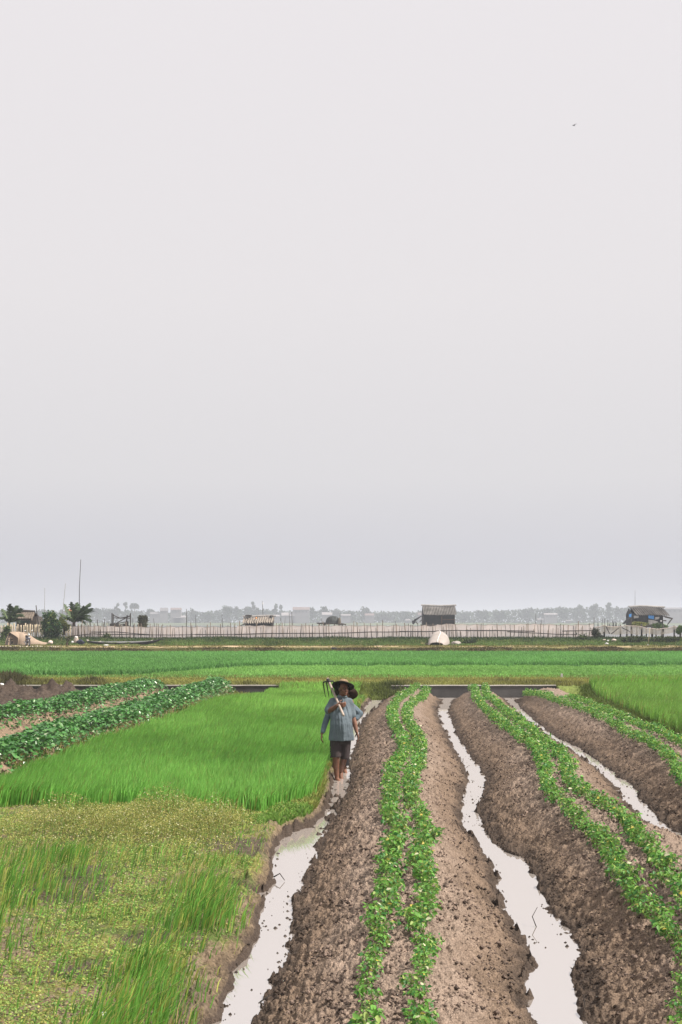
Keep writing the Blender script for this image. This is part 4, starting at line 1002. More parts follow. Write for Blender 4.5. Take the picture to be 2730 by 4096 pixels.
# pale picket fence at far left
base = P(75, CY, 111); base.z = .95
o = empty('picket_fence', base, 'pale bleached picket fence under the palm and the thatched hut', 'fence')
r = random.Random(3); u = -8.0
while u < 172:
    stick('picket', u, 2560, u + r.gauss(0, 1.6), 2499 + r.gauss(0, 3.5) + (u < 25) * 2, 111 + r.uniform(-.05, .05), r.uniform(3.6, 6.2), M_PALEWOOD, o, base, .9)
    u += r.uniform(4.6, 8.4)
for v in (2511, 2527): stick('rail', -10, v, 172, v + 2, 111.12, 3, M_BAMBOO, o, base)
base = P(255, CY, 111); base.z = .95
o = empty('picket_fence', base, 'short pale picket panel between the leafy bush and the long pole fence', 'fence')
for k in range(8): stick('picket', 236 + k * 6.6, 2560, 236 + k * 6.6 + r.gauss(0, 1.5), 2502 + r.gauss(0, 3), 111 + r.uniform(-.05, .05), r.uniform(4, 6), M_PALEWOOD, o, base, .9)
stick('rail', 232, 2530, 286, 2528, 110.9, 3.2, M_PALEWOOD, o, base)
# slack net fence on dark posts at far right
base = P(2550, CY, 110.5); base.z = .95
o = empty('net_fence', base, 'slack pale net hung on thick dark posts before the blue patched hut', 'fence')
posts = [(2419,2499),(2483,2499),(2526,2502),(2567,2496),(2611,2507),(2654,2498),(2698,2502),(2738,2505)]
for u, v in posts: stick('post', u, 2560, u + r.gauss(0, 1), v, 110.5, 6.4, M_DARKWOOD, o, base, .95)
tp = [(2380,2509),(2400,2507),(2419,2500),(2432,2506),(2455,2507),(2483,2505),(2504,2503),(2526,2504),(2546,2504),(2567,2507),(2590,2514),(2611,2514),(2632,2517),(2654,2514),(2676,2512),(2698,2505),(2720,2510),(2738,2508)]
V = []; n = len(tp)
for j in range(4):
    for i, (u, v) in enumerate(tp):
        sagb = 2537 + 3 * math.sin(i * 1.7) - (9 if i > 14 else 0)
        V.append(P(u, v + (sagb - v) * j / 3, 110.42 + .12 * math.sin(i * 2.0 + j * 1.1)) - base)
mesh_np('netting', V, quads=[(j * n + i, j * n + i + 1, (j + 1) * n + i + 1, (j + 1) * n + i) for j in range(3) for i in range(n - 1)], mat=M_NET2, parent=o, smooth=True)
M_ROPE = simple('pale_rolled_net_edge', (.55, .47, .42), .9, .2, 6, .2)
MB().tube([P(u, v, 110.36) - base for u, v in tp], 1.5 / pxm(110), 6).obj('net_edge', M_ROPE, o)
for a, c in (((2446,2536),(2478,2511)), ((2425,2506),(2440,2535)), ((2488,2510),(2520,2526))): stick('brace', *a, *c, 110.2, 4, M_DARKWOOD, o, base)
stick('bamboo_stake', 2594, 2580, 2600, 2512, 104.6, 3, M_PALEWOOD)
tag(bpy.data.objects['bamboo_stake'], 'slim pale leaning stick before the slack net on dark posts', 'stake')

# stakes standing in the lake beyond the fence
def stake(u, v0, v1, Y, w, label, group=None, lean=0.0, mat=None):
    a = P(u, v0, Y); o = stick('bamboo_stake', u, v0, u + lean, v1, Y, w, mat or M_DARKWOOD, None, a, .6, random.gauss(0, .006)); o.location = a
    return tag(o, label, 'stake', group)
GS = 'dark stakes standing in the lake'
for u, v1, Y, w, ln, txt in ((746,2436,125,3.4,1,'tall dark stake standing alone right of the branch bundle'), (784,2459,128,2.6,0,'thin dark stake second right of the branch bundle'), (892,2457,125,3.2,-3,'dark leaning stake just left of the small pale roofed hut'),
        (1171,2447,124,3.6,-3,'tall dark stake right of the small pale roofed hut'), (1163,2456,124,2.6,-5,'thin stake leaning against the tall one right of the small hut'), (1125,2472,122,2.8,-1,'thin stake in the clump by the small hut'), (1138,2470,122,2.2,4,'forked thin stake in the clump by the small hut'),
        (1288,2470,126,2.8,0,'dark stake just left of the round topped shelter'), (1360,2455,126,3.4,1,'dark stake touching the right end of the round topped shelter'), (1531,2479,126,3.4,0,'thick dark stake midway between shelter and large hut'), (1582,2485,126,3.6,0,'dark stake left of the large dark walled hut'),
        (2144,2453,140,2.6,0,'tall thin stake in the lake left of the tangled net corner'), (2166,2478,126,2.6,0,'short thin stake in the lake right of a taller one'), (2377,2468,118,3.6,0,'tall dark stake at the tangled net corner'), (2410,2475,120,3.4,0,'dark stake right of the tangled net corner'), (2420,2474,120,3.4,0,'dark stake beside the first thick net post'),
        (363,2461,121,5.0,-3,'thick dark post right of the tall palm'), (623,2473,123,2.6,-8,'thin leaning stake right of the branch bundle'), (533,2471,122,2.8,-1,'dark stake right of the wooden net frame')):
    stake(u, 2530, v1, Y, w, txt, GS, ln)
GC = 'short stakes clustered in the lake'
for us, txt in (((394, 2478, 4, -4), (408, 2484, 3.4, 2), (416, 2489, 3.6, 0), (422, 2476, 4.2, -4), (430, 2486, 2.2, 0), (437, 2478, 2.2, -3)), 'short dark stake in the cluster left of the wooden net frame'), (((2393, 2489, 4.5, 0), (2432, 2480, 3.4, 0), (2438, 2494, 6, 0), (2444, 2490, 3, 0), (2450, 2484, 4, 0), (2455, 2490, 6, 0), (2462, 2487, 4, 0), (2467, 2490, 5, 0), (2475, 2498, 3, 0), (2481, 2491, 3, 0)), 'short dark stake in the cluster left of the blue patched hut'):
    for u, v1, w, ln in us: stake(u, 2520, v1, 127, w, txt, GC, ln)
stake(318, 2470, 2238, 113.5, 3.6, 'very tall thin bamboo pole rising behind the right palm', None, 6)
tp_ = bpy.data.objects[-1] if False else None
o = stick('bamboo_stake', 250, 2470, 263, 2334, 150, 1.7, M_BAMBOO, None, P(250, 2470, 150)); o.location = P(250, 2470, 150); tag(o, 'faint thin pole rising left of the very tall bamboo pole', 'stake')
o = stick('bamboo_stake', 179, 2470, 180, 2352, 170, 1.5, M_BAMBOO, None, P(179, 2470, 170)); o.location = P(179, 2470, 170); tag(o, 'faint thin distant pole above the leafy bush', 'stake')
stake(2541, 2440, 2362, 300, 1.6, 'faint thin distant pole rising above the blue patched hut')
stake(158, 2520, 2421, 111.6, 6.0, 'thick dark leaning post between thatched hut and leafy bush', None, -13)
# lamp pole
a = P(1054, 2470, 176); o = empty('lamp_pole', a, 'thin pole with a white lamp above the small pale roofed hut', 'pole')
stick('pole', 1054, 2475, 1050, 2404, 176, 2.6, M_DARKWOOD, o, a)
M_BULB = simple('white_enamel', (.8, .8, .8), .4, .1, 5, 0)
MB().ball(P(1052.5, 2413, 175.8) - a, 2.2 / pxm(176), None, 10, 8).obj('lamp', M_BULB, o, True)

# ---- huts on stilts
M_TIN = simple('weathered_grey_sheet_roofing', (.17, .16, .15), .85, .30, 1.2, .2, col2=(.085, .08, .074))
M_TINPALE = simple('pale_fibre_cement_sheet', (.26, .225, .19), .85, .3, 1.4, .2, col2=(.13, .112, .095))
M_RIDGE = simple('grey_ridge_cap', (.30, .29, .28), .9, .3, 3, .3)
M_WALL = simple('black_tarred_boards', (.030, .034, .038), .9, .5, 2, .4, stripe=('X', 6, .4))
M_BLUE = simple('blue_plastic_sheet', (.05, .22, .52), .5, .3, 3, .3)
M_GREYSH = simple('grey_patch_sheet', (.27, .27, .26), .8, .3, 4, .3)
def corr_roof(o, base, u0, u1, vr, ve, Yr, Ye, nwave, mat, skew=0.0, seed=0):
    """corrugated slope from ridge (vr at depth Yr) down to the eave (ve at depth Ye), plus the hidden back slope"""
    r = random.Random(seed); n = nwave * 6; A, Bt = [], []
    for side, Yq in (('front', Ye), ('back', 2 * Yr - Ye)):
        top, bot = [], []
        zr, ze = P(0, vr, Yr).z, P(0, ve, Ye).z
        x0, x1 = P(u0, 0, Yr).x, P(u1, 0, Yr).x; amp = (x1 - x0) / nwave * .30
        for i in range(n + 1):
            f = i / n; w = math.sin(2 * math.pi * nwave * f) * amp; sag = .05 * math.sin(f * 5 + seed) 
            top.append(Vector((x0 + (x1 - x0) * f, Yr, zr + w + sag)) - base)
            bot.append(Vector((x0 + (x1 - x0) * f + skew, Yq, ze + w + sag * .6 + r.gauss(0, .012))) - base)
        m = MB(); dn = Vector((0, 0, -.03))
        m.loft([top, bot], closed=False, cap=False); m.loft([[p + dn for p in top], [p + dn for p in bot]], closed=False, cap=False)
        m.obj('roof', mat, o)
    m = MB(); pts = [Vector((x0 + (x1 - x0) * f - (.15 if f == 0 else -.15 if f == 1 else 0), Yr, zr + amp + .02 + .05 * math.sin(f * 5 + seed))) - base for f in (0, .25, .5, .75, 1)]
    m.tube(pts, [.09, .11, .10, .11, .09], 8); m.obj('ridge_cap', M_RIDGE, o)
def hut(u0, u1, vr, ve, vf, vfoot, Y, depth, label, nwave, mat, over=4, skew=0.0, seed=1):
    base = P((u0 + u1) / 2, CY, Y); base.z = -.05
    o = empty('stilt_hut', base, label, 'hut')
    corr_roof(o, base, u0 - over, u1 + over, vr, ve, Y + depth / 2, Y - .35, nwave, mat, skew, seed)
    a, c = P(u0, ve, Y), P(u1, vf, Y); w = c.x - a.x; cx_ = (a.x + c.x) / 2; zt, zb = a.z + .12, c.z
    MB().box(Vector((cx_, Y + .03, (zt + zb) / 2)) - base, (w, .06, zt - zb)).obj('front_wall', M_WALL, o)
    MB().box(Vector((cx_, Y + depth - .03, (zt + zb) / 2)) - base, (w, .06, zt - zb)).obj('back_wall', M_WALL, o)
    zr = P(0, vr, Y + depth / 2).z - .08
    for x in (a.x + .03, c.x - .03):
        m = MB(); pr = [(x, Y + .065, zb), (x, Y + depth - .065, zb), (x, Y + depth - .065, zt), (x, Y + depth / 2, zr), (x, Y + .065, zt)]
        m.prism([Vector(p) - base for p in pr], (-.028, 0, 0), (.028, 0, 0)); m.obj('side_wall', M_WALL, o)
    zf = P(0, vfoot, Y).z
    MB().box(Vector((cx_, Y + depth / 2, zb - .07)) - base, (w + .25, depth + .5, .12)).obj('floor_deck', M_DARKWOOD, o)
    for fx_ in (0.02, .35, .66, .98):
        for fy in (0.02, .98):
            x = a.x + w * fx_; y = Y + depth * fy
            MB().tube([Vector((x, y, zb - .14)) - base, Vector((x + .04, y, -.4)) - base], [.07, .085], 7).obj('stilt', M_DARKWOOD, o)
    m = MB(); m.box(Vector((cx_, Y - .12, (zb + zf) / 2 - .08)) - base, (w + .1, .05, zb - zf)); m.obj('floor_beam', M_DARKWOOD, o)
    for x, ln in ((a.x - .02, .1), (c.x + .02, .1)):
        MB().tube([Vector((x, Y - .08, zb)) - base, Vector((x, Y - .08, zt)) - base], .055, 6).obj('corner_post', M_DARKWOOD, o)
    return o, base
h1, b1 = hut(1693, 1818, 2424, 2458.5, 2497.5, 2507, 170, 3.0, 'large dark walled hut on stilts with a grey corrugated roof', 21, M_TIN, 3, .06, 2)
M_CLOTH = simple('dark_hanging_cloth', (.035, .038, .042), .9, .3, 5, .4)
m = MB(); ps = [(1692,2461),(1680,2468),(1668,2476),(1658,2482)]; rr = []
for k, (u, v) in enumerate(ps):
    p = P(u, v, 169.8) - b1; w = (2.5, 5, 7, 9)[k] / pxm(170); rr.append([p + Vector((0, -.1, w * .5)), p + Vector((0, .1, w * .5)), p + Vector((.02, .1, -w * .6)), p + Vector((.02, -.1, -w * .6))])
m.loft(rr); m.obj('hanging_sail', M_CLOTH, h1, True)
m = MB(); m.loft([[P(u, v, 169.8 + d) - b1 for u, v in ((1648,2484),(1660,2479),(1663,2489),(1655,2499),(1650,2494))] for d in (-.1, .15)]); m.obj('hanging_bundle', M_CLOTH, h1)
MB().tube([P(1664,2486,169.7) - b1, P(1672,2497,169.7) - b1], .05, 6).obj('prop', M_DARKWOOD, h1); MB().tube([P(1680,2487,169.7) - b1, P(1690,2477,169.7) - b1], .06, 6).obj('prop', M_DARKWOOD, h1)
M_BOARD = simple('brown_board', (.11, .07, .045), .9, .3, 3, .2)
a = P(1768, 2476, 169.95) - b1; MB().box(a + Vector((0, -.02, -.1)), (.10, .05, .9)).obj('door_post', M_BOARD, h1); MB().box(a + Vector((.9, -.02, -.05)), (1.5, .05, .06)).obj('door_rail', M_BOARD, h1)
h2, b2 = hut(984, 1092, 2468, 2491, 2502, 2512, 150, 2.4, 'small stilt hut with pale wide corrugated roof sheets and dark eaves', 13, M_TINPALE, 7, -.12, 4)
for (u, v), w in (((995, 2462), 28), ((1087, 2464), 15)):
    c = P(u, v, 151) - b2; MB().ball(c, (w / pxm(150) / 2, .35, .09), None, 12, 6).obj('roof_weight', M_DARKWOOD, h2, True)
M_ORANGE = simple('orange_plastic', (.70, .28, .07), .6, .2, 6, 0)
MB().ball(P(1026, 2472, 150.3) - b2, (.10, .08, .09), None, 10, 8).obj('orange_float', M_ORANGE, h2, True)
MB().tube([P(985,2494,149.5) - b2, P(960,2504,149.3) - b2], [.10, .04], 6).obj('ladder_pole', M_DARKWOOD, h2)
h3, b3 = hut(2526, 2650, 2430, 2460, 2500, 2506, 140, 2.6, 'dark hut with striped corrugated roof and blue plastic patches', 15, M_TIN, 3, .28, 6)
def patch(name, pts, Y, mat, o, base, th=.04): return MB().loft([[P(u, v, Y + d) - base for u, v in pts] for d in (0, th)]).obj(name, mat, o)
patch('window', [(2536,2463),(2556,2462),(2555,2471),(2537,2474)], 139.86, M_GREYSH, h3, b3)
patch('blue_sheet', [(2594,2461),(2618,2462),(2616,2478),(2606,2475),(2595,2473)], 139.86, M_BLUE, h3, b3)
patch('grey_sheet', [(2594,2479),(2612,2480),(2632,2486),(2642,2497),(2614,2499),(2596,2498)], 139.84, M_GREYSH, h3, b3)
patch('grey_sheet', [(2621,2468),(2640,2467),(2637,2476),(2620,2480)], 139.83, M_GREYSH, h3, b3)
patch('white_cloth', [(2642,2482),(2650,2481),(2648,2486),(2643,2486)], 139.80, M_BULB, h3, b3)
patch('blue_sheet', [(2517,2457),(2527,2455),(2526,2468),(2516,2469)], 139.80, M_BLUE, h3, b3)
m = MB(); m.loft([[P(u, v, 139.6 + d) - b3 for u, v in ((2517,2466),(2524,2470),(2502,2496),(2488,2497),(2496,2488))] for d in (0, .25)]); m.obj('slanting_chute', M_CLOTH, h3)
for q in (((2650,2463),(2692,2474)), ((2660,2468),(2688,2474)), ((2690,2474),(2672,2497)), ((2650,2483),(2666,2483))): MB().tube([P(*q[0], 139.7) - b3, P(*q[1], 139.4) - b3], .06, 6).obj('outrigger_pole', M_DARKWOOD, h3)
# thatched hut left
base = P(103, CY, 118); base.z = .9
o = empty('thatched_hut', base, 'low hut with a ragged brown thatched roof behind the left palm', 'hut')
M_THATCH = simple('brown_grey_thatch', (.16, .128, .098), .95, .4, 3, .8, stripe=('X', 9, .35)); M_MUD = simple('dim_plank_wall', (.085, .070, .058), .95, .4, 3, .4, stripe=('X', 5, .4))
for Yq in (116.6, 120.6):
    m = MB(); nn = 24; tops = [P(74 + 66 * k / nn, 2447 + math.sin(k * 1.9) * 1.2, 118.6) - base for k in range(nn + 1)]
    bots = [P(58 + 92 * k / nn, 2474 + math.sin(k * 2.7) * 2, 118.6) - base + Vector((0, Yq - 118.6, 0)) for k in range(nn + 1)]
    m.loft([tops, bots], closed=False, cap=False); m.loft([[p - Vector((0, 0, .14)) for p in tops], [p - Vector((0, 0, .14)) for p in bots]], closed=False, cap=False); m.obj('thatch_roof', M_THATCH, o)
MB().tube([P(72,2447,118.6) - base, P(100,2445.5,118.6) - base, P(141,2448,118.6) - base], .14, 7).obj('ridge_roll', M_DARKWOOD, o)
a, c = P(66, 2473, 117.4), P(148, 2520, 117.4)
MB().box(Vector(((a.x + c.x) / 2, 118.6, (a.z + c.z) / 2)) - base, (c.x - a.x, 2.4, a.z - c.z + .3)).obj('wall', M_MUD, o)
M_DARKGREEN = simple('dark_green_tarpaulin', (.025, .045, .045), .8, .3, 4, .3)
patch('window', [(84,2473),(122,2474),(122,2491),(84,2492)], 117.25, M_DARKGREEN, o, base, .08)
# round topped shelter on a raft
base = P(1332, CY, 145); base.z = 0
o = empty('round_shelter', base, 'dark round topped shelter on a rough stilted platform in the lake', 'shelter')
M_TARP = simple('dark_grey_tarpaulin', (.050, .058, .058), .8, .35, 3, .4); M_TARPB = simple('faded_brown_tarpaulin', (.15, .13, .10), .85, .3, 3, .3)
def arch(u0, u1, vt, vb, Y): 
    return [P((u0 + u1) / 2 - math.cos(a) * (u1 - u0) / 2, vb - (vb - vt) * math.sin(a) ** .8, Y) - base for a in np.linspace(0, math.pi, 14)]
m = MB(); m.loft([arch(1304, 1360, 2466, 2494, 144), arch(1303, 1361, 2463, 2494, 145), arch(1305, 1366, 2464, 2494, 148)]); m.obj('canopy', M_TARP, o, True)
m = MB(); m.loft([arch(1353, 1364, 2470, 2495, 143.9), arch(1354, 1365, 2470, 2495, 144.4)]); m.obj('side_flap', M_TARPB, o, True)
for u in (1318, 1328, 1341, 1352): MB().tube([P(u, 2466 + abs(u - 1332) * .3, 143.85) - base, P(u, 2494, 143.85) - base], .03, 5).obj('rib', M_DARKWOOD, o)
m = MB(); m.tube([P(1268,2493,144.5) - base, P(1305,2494,144.5) - base, P(1345,2492,144.5) - base, P(1386,2498,144.5) - base], [.06, .12, .12, .05], 7); m.tube([P(1295,2499,144.2) - base, P(1310,2493,144.2) - base, P(1330,2492,144.2) - base, P(1372,2499,144.2) - base], [.05, .1, .1, .06], 7); m.obj('platform', M_DARKWOOD, o)
for u in (1278, 1300, 1316, 1338, 1356, 1370): MB().tube([P(u, 2493, 145) - base, P(u + 1, 2552, 145) - base], .07, 6).obj('stilt', M_DARKWOOD, o)
# wooden frame for a lift net
base = P(485, CY, 130); base.z = 0
o = empty('fishing_scaffold', base, 'dark timber frame with crossed poles on a cluttered platform in the lake', 'frame')
for (u, v0, v1, w) in ((449,2530,2452,4.5), (454,2530,2456,4), (523,2530,2453,5.0), (509,2530,2460,4.0), (513,2530,2486,5)): MB().tube([P(u, v0, 130) - base, P(u, v1, 130) - base], w / pxm(130) / 2, 6).obj('post', M_DARKWOOD, o)
for q in (((452,2460),(480,2472)), ((452,2472),(522,2473)), ((470,2491),(522,2462)), ((470,2494),(515,2486)), ((500,2502),(513,2462)), ((480,2473),(522,2465)), ((472,2500),(510,2494))): MB().tube([P(*q[0], 129.8) - base, P(*q[1], 129.8) - base], .045, 6).obj('crosspole', M_DARKWOOD, o)
m = MB(); r = random.Random(8)
for k in range(26): m.box(P(440 + r.random() * 68, 2497 + r.random() * 10, 130 + r.random()) - base, (r.uniform(.1, .5), .3, r.uniform(.08, .3)), Matrix.Rotation(r.random() * 3, 3, 'Y'))
m.obj('platform', M_DARKWOOD, o)
# bundle of branches on a post
base = P(572, CY, 124); base.z = 0
o = empty('branch_bundle', base, 'dark upright bundle of leafy branches tied on a post', 'bundle')
MB().tube([P(568, 2540, 124) - base, P(570, 2480, 124) - base], .06, 6).obj('post', M_DARKWOOD, o)
n = 1400; r = np.random.default_rng(4); k = r.integers(0, 3, n); f = r.random(n)
uu = np.array([561, 572, 583])[k] + r.normal(size=n) * (4.2 - 2.4 * f); uu = np.where(f < .5, 571 + r.normal(size=n) * 6.5, uu); vv = 2512 - 44 * f + r.normal(size=n) * 1.5
Pw = np.array([P(a, b_, 124 + r.normal() * .2) - base for a, b_ in zip(uu, vv)])
leaves('branches', Pw, r.random(n) * 6.28, .7 + r.normal(size=n) * .5, r.normal(size=n), .16 + .12 * r.random(n), .07 + .05 * r.random(n), np.array([.060, .062, .036]) * (.5 + r.random((n, 1))), M_FARLEAF, o)

# ---- boats and things along the path
M_HULL = simple('black_tarred_hull', (.035, .032, .033), .6, .4, 2, .2); M_HULLIN = simple('grey_boat_inside', (.17, .17, .175), .8, .3, 2, .3); M_TIP = simple('flaking_white_paint', (.62, .58, .54), .8, .3, 6, .3)
base = P(500, CY, 106.2); base.z = P(0, 2581, 106.2).z
o = empty('long_boat', base, 'long narrow dark wooden boat lying on the grass by the dirt path', 'boat')
u = np.linspace(346, 640, 30); kk = (u - 346) / 294
keel = 2563 + 19 * np.sin(np.pi * np.clip(kk * 1.02, 0, 1)) ** .55 * 1.0; rim = 2562 + 12.5 * np.sin(np.pi * kk) ** .7 - 3 * kk; hw = .50 * np.sin(np.pi * (.04 + .92 * kk)) ** .6
out_, inn = [], []
for i in range(30):
    z1, z0 = P(0, rim[i], 106.2).z, P(0, max(keel[i], rim[i] + 2), 106.2).z; x = P(u[i], 0, 106.2).x; w = hw[i]
    out_.append([Vector((x, 106.2 + y, z)) - base for y, z in ((-w, z1), (-w * .9, z0 + (z1 - z0) * .4), (-w * .45, z0), (w * .45, z0), (w * .9, z0 + (z1 - z0) * .4), (w, z1))])
    wi = w - .04; inn.append([Vector((x, 106.2 + y, z)) - base for y, z in ((-wi, z1 - .005), (-wi * .85, z0 + (z1 - z0) * .5), (0, z0 + .06), (wi * .85, z0 + (z1 - z0) * .5), (wi, z1 - .005), (wi + .03, z1 + .14 * math.sin(math.pi * kk[i])), (w, z1))])
MB().loft(out_, closed=False, cap=False).obj('hull', M_HULL, o, True); MB().loft(inn, closed=False, cap=False).obj('inside', M_HULLIN, o, True)
MB().tube([a[0] + Vector((0, 0, .01)) for a in out_], .035, 6).obj('gunwale', M_HULL, o)
patch('white_tip', [(347,2558),(354,2557),(358,2563),(349,2565)], 105.9, M_TIP, o, base, .3); patch('painted_plank', [(392,2567),(406,2563),(404,2571),(394,2570)], 105.9, M_TIP, o, base, .5); patch('white_tip', [(604,2561),(612,2558),(610,2564),(605,2566)], 105.9, M_TIP, o, base, .3)
MB().tube([P(612,2565,106) - base, P(640,2558,106) - base, P(668,2555,106) - base], [.07, .05, .02], 6).obj('prow_pole', M_HULL, o)
def lump(name, u, v, Y, wpx, hpx, mat, label, cat, seed, group=None, depth=.6):
    """crumpled soft thing resting with its lower edge at v"""
    p = P(u, v, Y); w, h = wpx / pxm(Y) / 2, hpx / pxm(Y) / 2
    bm = bmesh.new(); bmesh.ops.create_icosphere(bm, subdivisions=3, radius=1.0); r = random.Random(seed)
    for q in bm.verts:
        k = 1 + .5 * (vnoise(q.co.x * 2.2 + q.co.y + seed, q.co.z * 2.2 + q.co.y * 1.7, seed) - .5) + .25 * (vnoise(q.co.x * 6 + seed, q.co.z * 6 + q.co.y * 4, seed) - .5)
        q.co = Vector((q.co.x * w * k, q.co.y * depth * w * k, max(-.75, q.co.z * float(k)) * h * 1.14 + h * .86))
    me = bpy.data.meshes.new(name); bm.to_mesh(me); bm.free(); me.materials.append(mat); me.polygons.foreach_set('use_smooth', np.ones(len(me.polygons), bool))
    o = bpy.data.objects.new(name, me); o.location = p; link(o); return tag(o, label, cat, group)
M_CLODD = simple('grey_dried_mud', (.11, .095, .085), .95, .6, 30, 1.0, col2=(.03, .025, .022)); M_WHITEB = simple('white_plastic', (.60, .59, .59), .5, .15, 8, .3); M_NAVY = simple('dark_navy_sheet', (.018, .022, .045), .6, .3, 6, .3); M_SACK = simple('pale_woven_sack', (.60, .50, .44), .85, .25, 12, .3)
lump('white_cloth', 425, 2585, 104.6, 24, 7, M_WHITEB, 'crumpled white cloth lying under the long dark boat', 'cloth', 5)
lump('sack', 306, 2572, 105.6, 17, 27, M_SACK, 'pale sack with whitish top leaning by the dark bundle left of the boat', 'sack', 6)
lump('plastic_bag', 304, 2554, 105.3, 11, 9, M_WHITEB, 'round white bag on top of the pale sack', 'bag', 16)
lump('dark_bundle', 323, 2581, 105.4, 32, 23, M_NAVY, 'dark navy bundle between the pale sack and the long boat', 'bundle', 7)
lump('plastic_bag', 290, 2572, 105.2, 12, 8, M_WHITEB, 'small white bag left of the pale sack', 'bag', 8)
lump('plastic_bag', 2428, 2584, 104.8, 15, 13, M_WHITEB, 'crumpled white bag at the path edge below the tangled net', 'bag', 9, 'white litter by the path')
lump('plastic_bag', 2432, 2566, 105.8, 8, 7, M_WHITEB, 'small white bag just above the crumpled one in the weeds', 'bag', 10, 'white litter by the path')
lump('plastic_bag', 2456, 2565, 106.4, 20, 10, M_SACK, 'wide pale bag caught in the weeds right of the white bags', 'bag', 11, 'white litter by the path')
lump('plastic_bag', 2418, 2561, 106.6, 13, 4, M_SACK, 'thin pale scrap in the weeds left of the white bags', 'bag', 12, 'white litter by the path')
lump('plastic_bag', 2593, 2582, 104.4, 7, 4, M_WHITEB, 'tiny white scrap at the foot of the pale stick', 'bag', 13)
lump('dark_clump', 1336, 2606, 98.6, 28, 17, simple('dark_damp_clod', (.028, .028, .032), .95, .4, 8, .5), 'dark clump on the bank below the dirt path', 'clump', 14)
lump('plastic_bag', 5, 2744, 47.6, 30, 12, M_WHITEB, 'white plastic sheet on the wall at the left edge', 'bag', 15)
a = G(612, 3968, .17); o_ = lump('mud_clod', 612, 3976, a[1], 135, 52, M_CLODD, 'dark grey dried mud clod lying in the foreground grass', 'clod', 41)
a = G(405, 4060, .17); lump('plastic_scrap', 405, 4066, a[1], 50, 22, M_WHITEB, 'pale crumpled scrap in the grass at the bottom', 'scrap', 42)
# beige tarpaulin heap
M_BEIGE = simple('beige_tarpaulin', (.31, .235, .175), .8, .22, 2.5, .5, bscale=5); M_HOLE = simple('shade_dark_inside', (.06, .048, .04), .9, .4, 4, .3)  # the dark inside colour paints in the shade of the openings
base = P(115, CY, 105.6); base.z = P(0, 2580, 105.6).z
o = empty('tarpaulin_heap', base, 'beige tarpaulin heap, open and dark at left, tapering to the right', 'tarpaulin')
secs = [(70, 2533, .46), (74, 2528, .52), (82, 2525, .60), (90, 2528, .85), (106, 2534, .75), (122, 2543, .62), (140, 2554, .50), (158, 2563, .40), (176, 2569, .28), (193, 2572, .2)]
outr, inr = [], []
for i, (u_, vt, hd) in enumerate(secs):
    p = P(u_, 2580, 105.6) - base; hgt = (2580 - vt) / pxm(105.6)
    ph = R((18, 42, 68, 90)[min(i, 3)]); off = Vector(((-.20, -1.15, 0), (-.12, -.75, 0), (0, -.02, 0), (0, 0, 0))[min(i, 3)])
    prof = lambda s_: [p + off + Vector((.10 * math.sin(a * 3 + i) * (hgt > .5) + -math.cos(a) * hd * s_ * math.cos(ph), -math.cos(a) * hd * s_ * math.sin(ph), max(0, math.sin(a)) ** .75 * hgt * s_ * (1 + .07 * math.sin(a * 5 + i * 1.3)))) for a in np.linspace(0, math.pi, 16)]
    outr.append(prof(1)); inr.append(prof(.93))
MB().loft(outr, closed=False, cap=False).obj('cover', M_BEIGE, o, True); MB().loft(inr[:6], closed=False, cap=False).obj('lining', M_HOLE, o, True)  # inner skin coloured dark to stand for the shade inside the heap
m = MB(); m.ball(P(203, 2570, 105.5) - base, (10 / pxm(105), .3, 9 / pxm(105))); m.fused('tied_end', M_SACK, o, .03, 3)
lump('black_tub', 42, 2577, 104.9, 13, 15, M_NAVY, 'black tub at the open end of the beige tarpaulin', 'tub', 31)
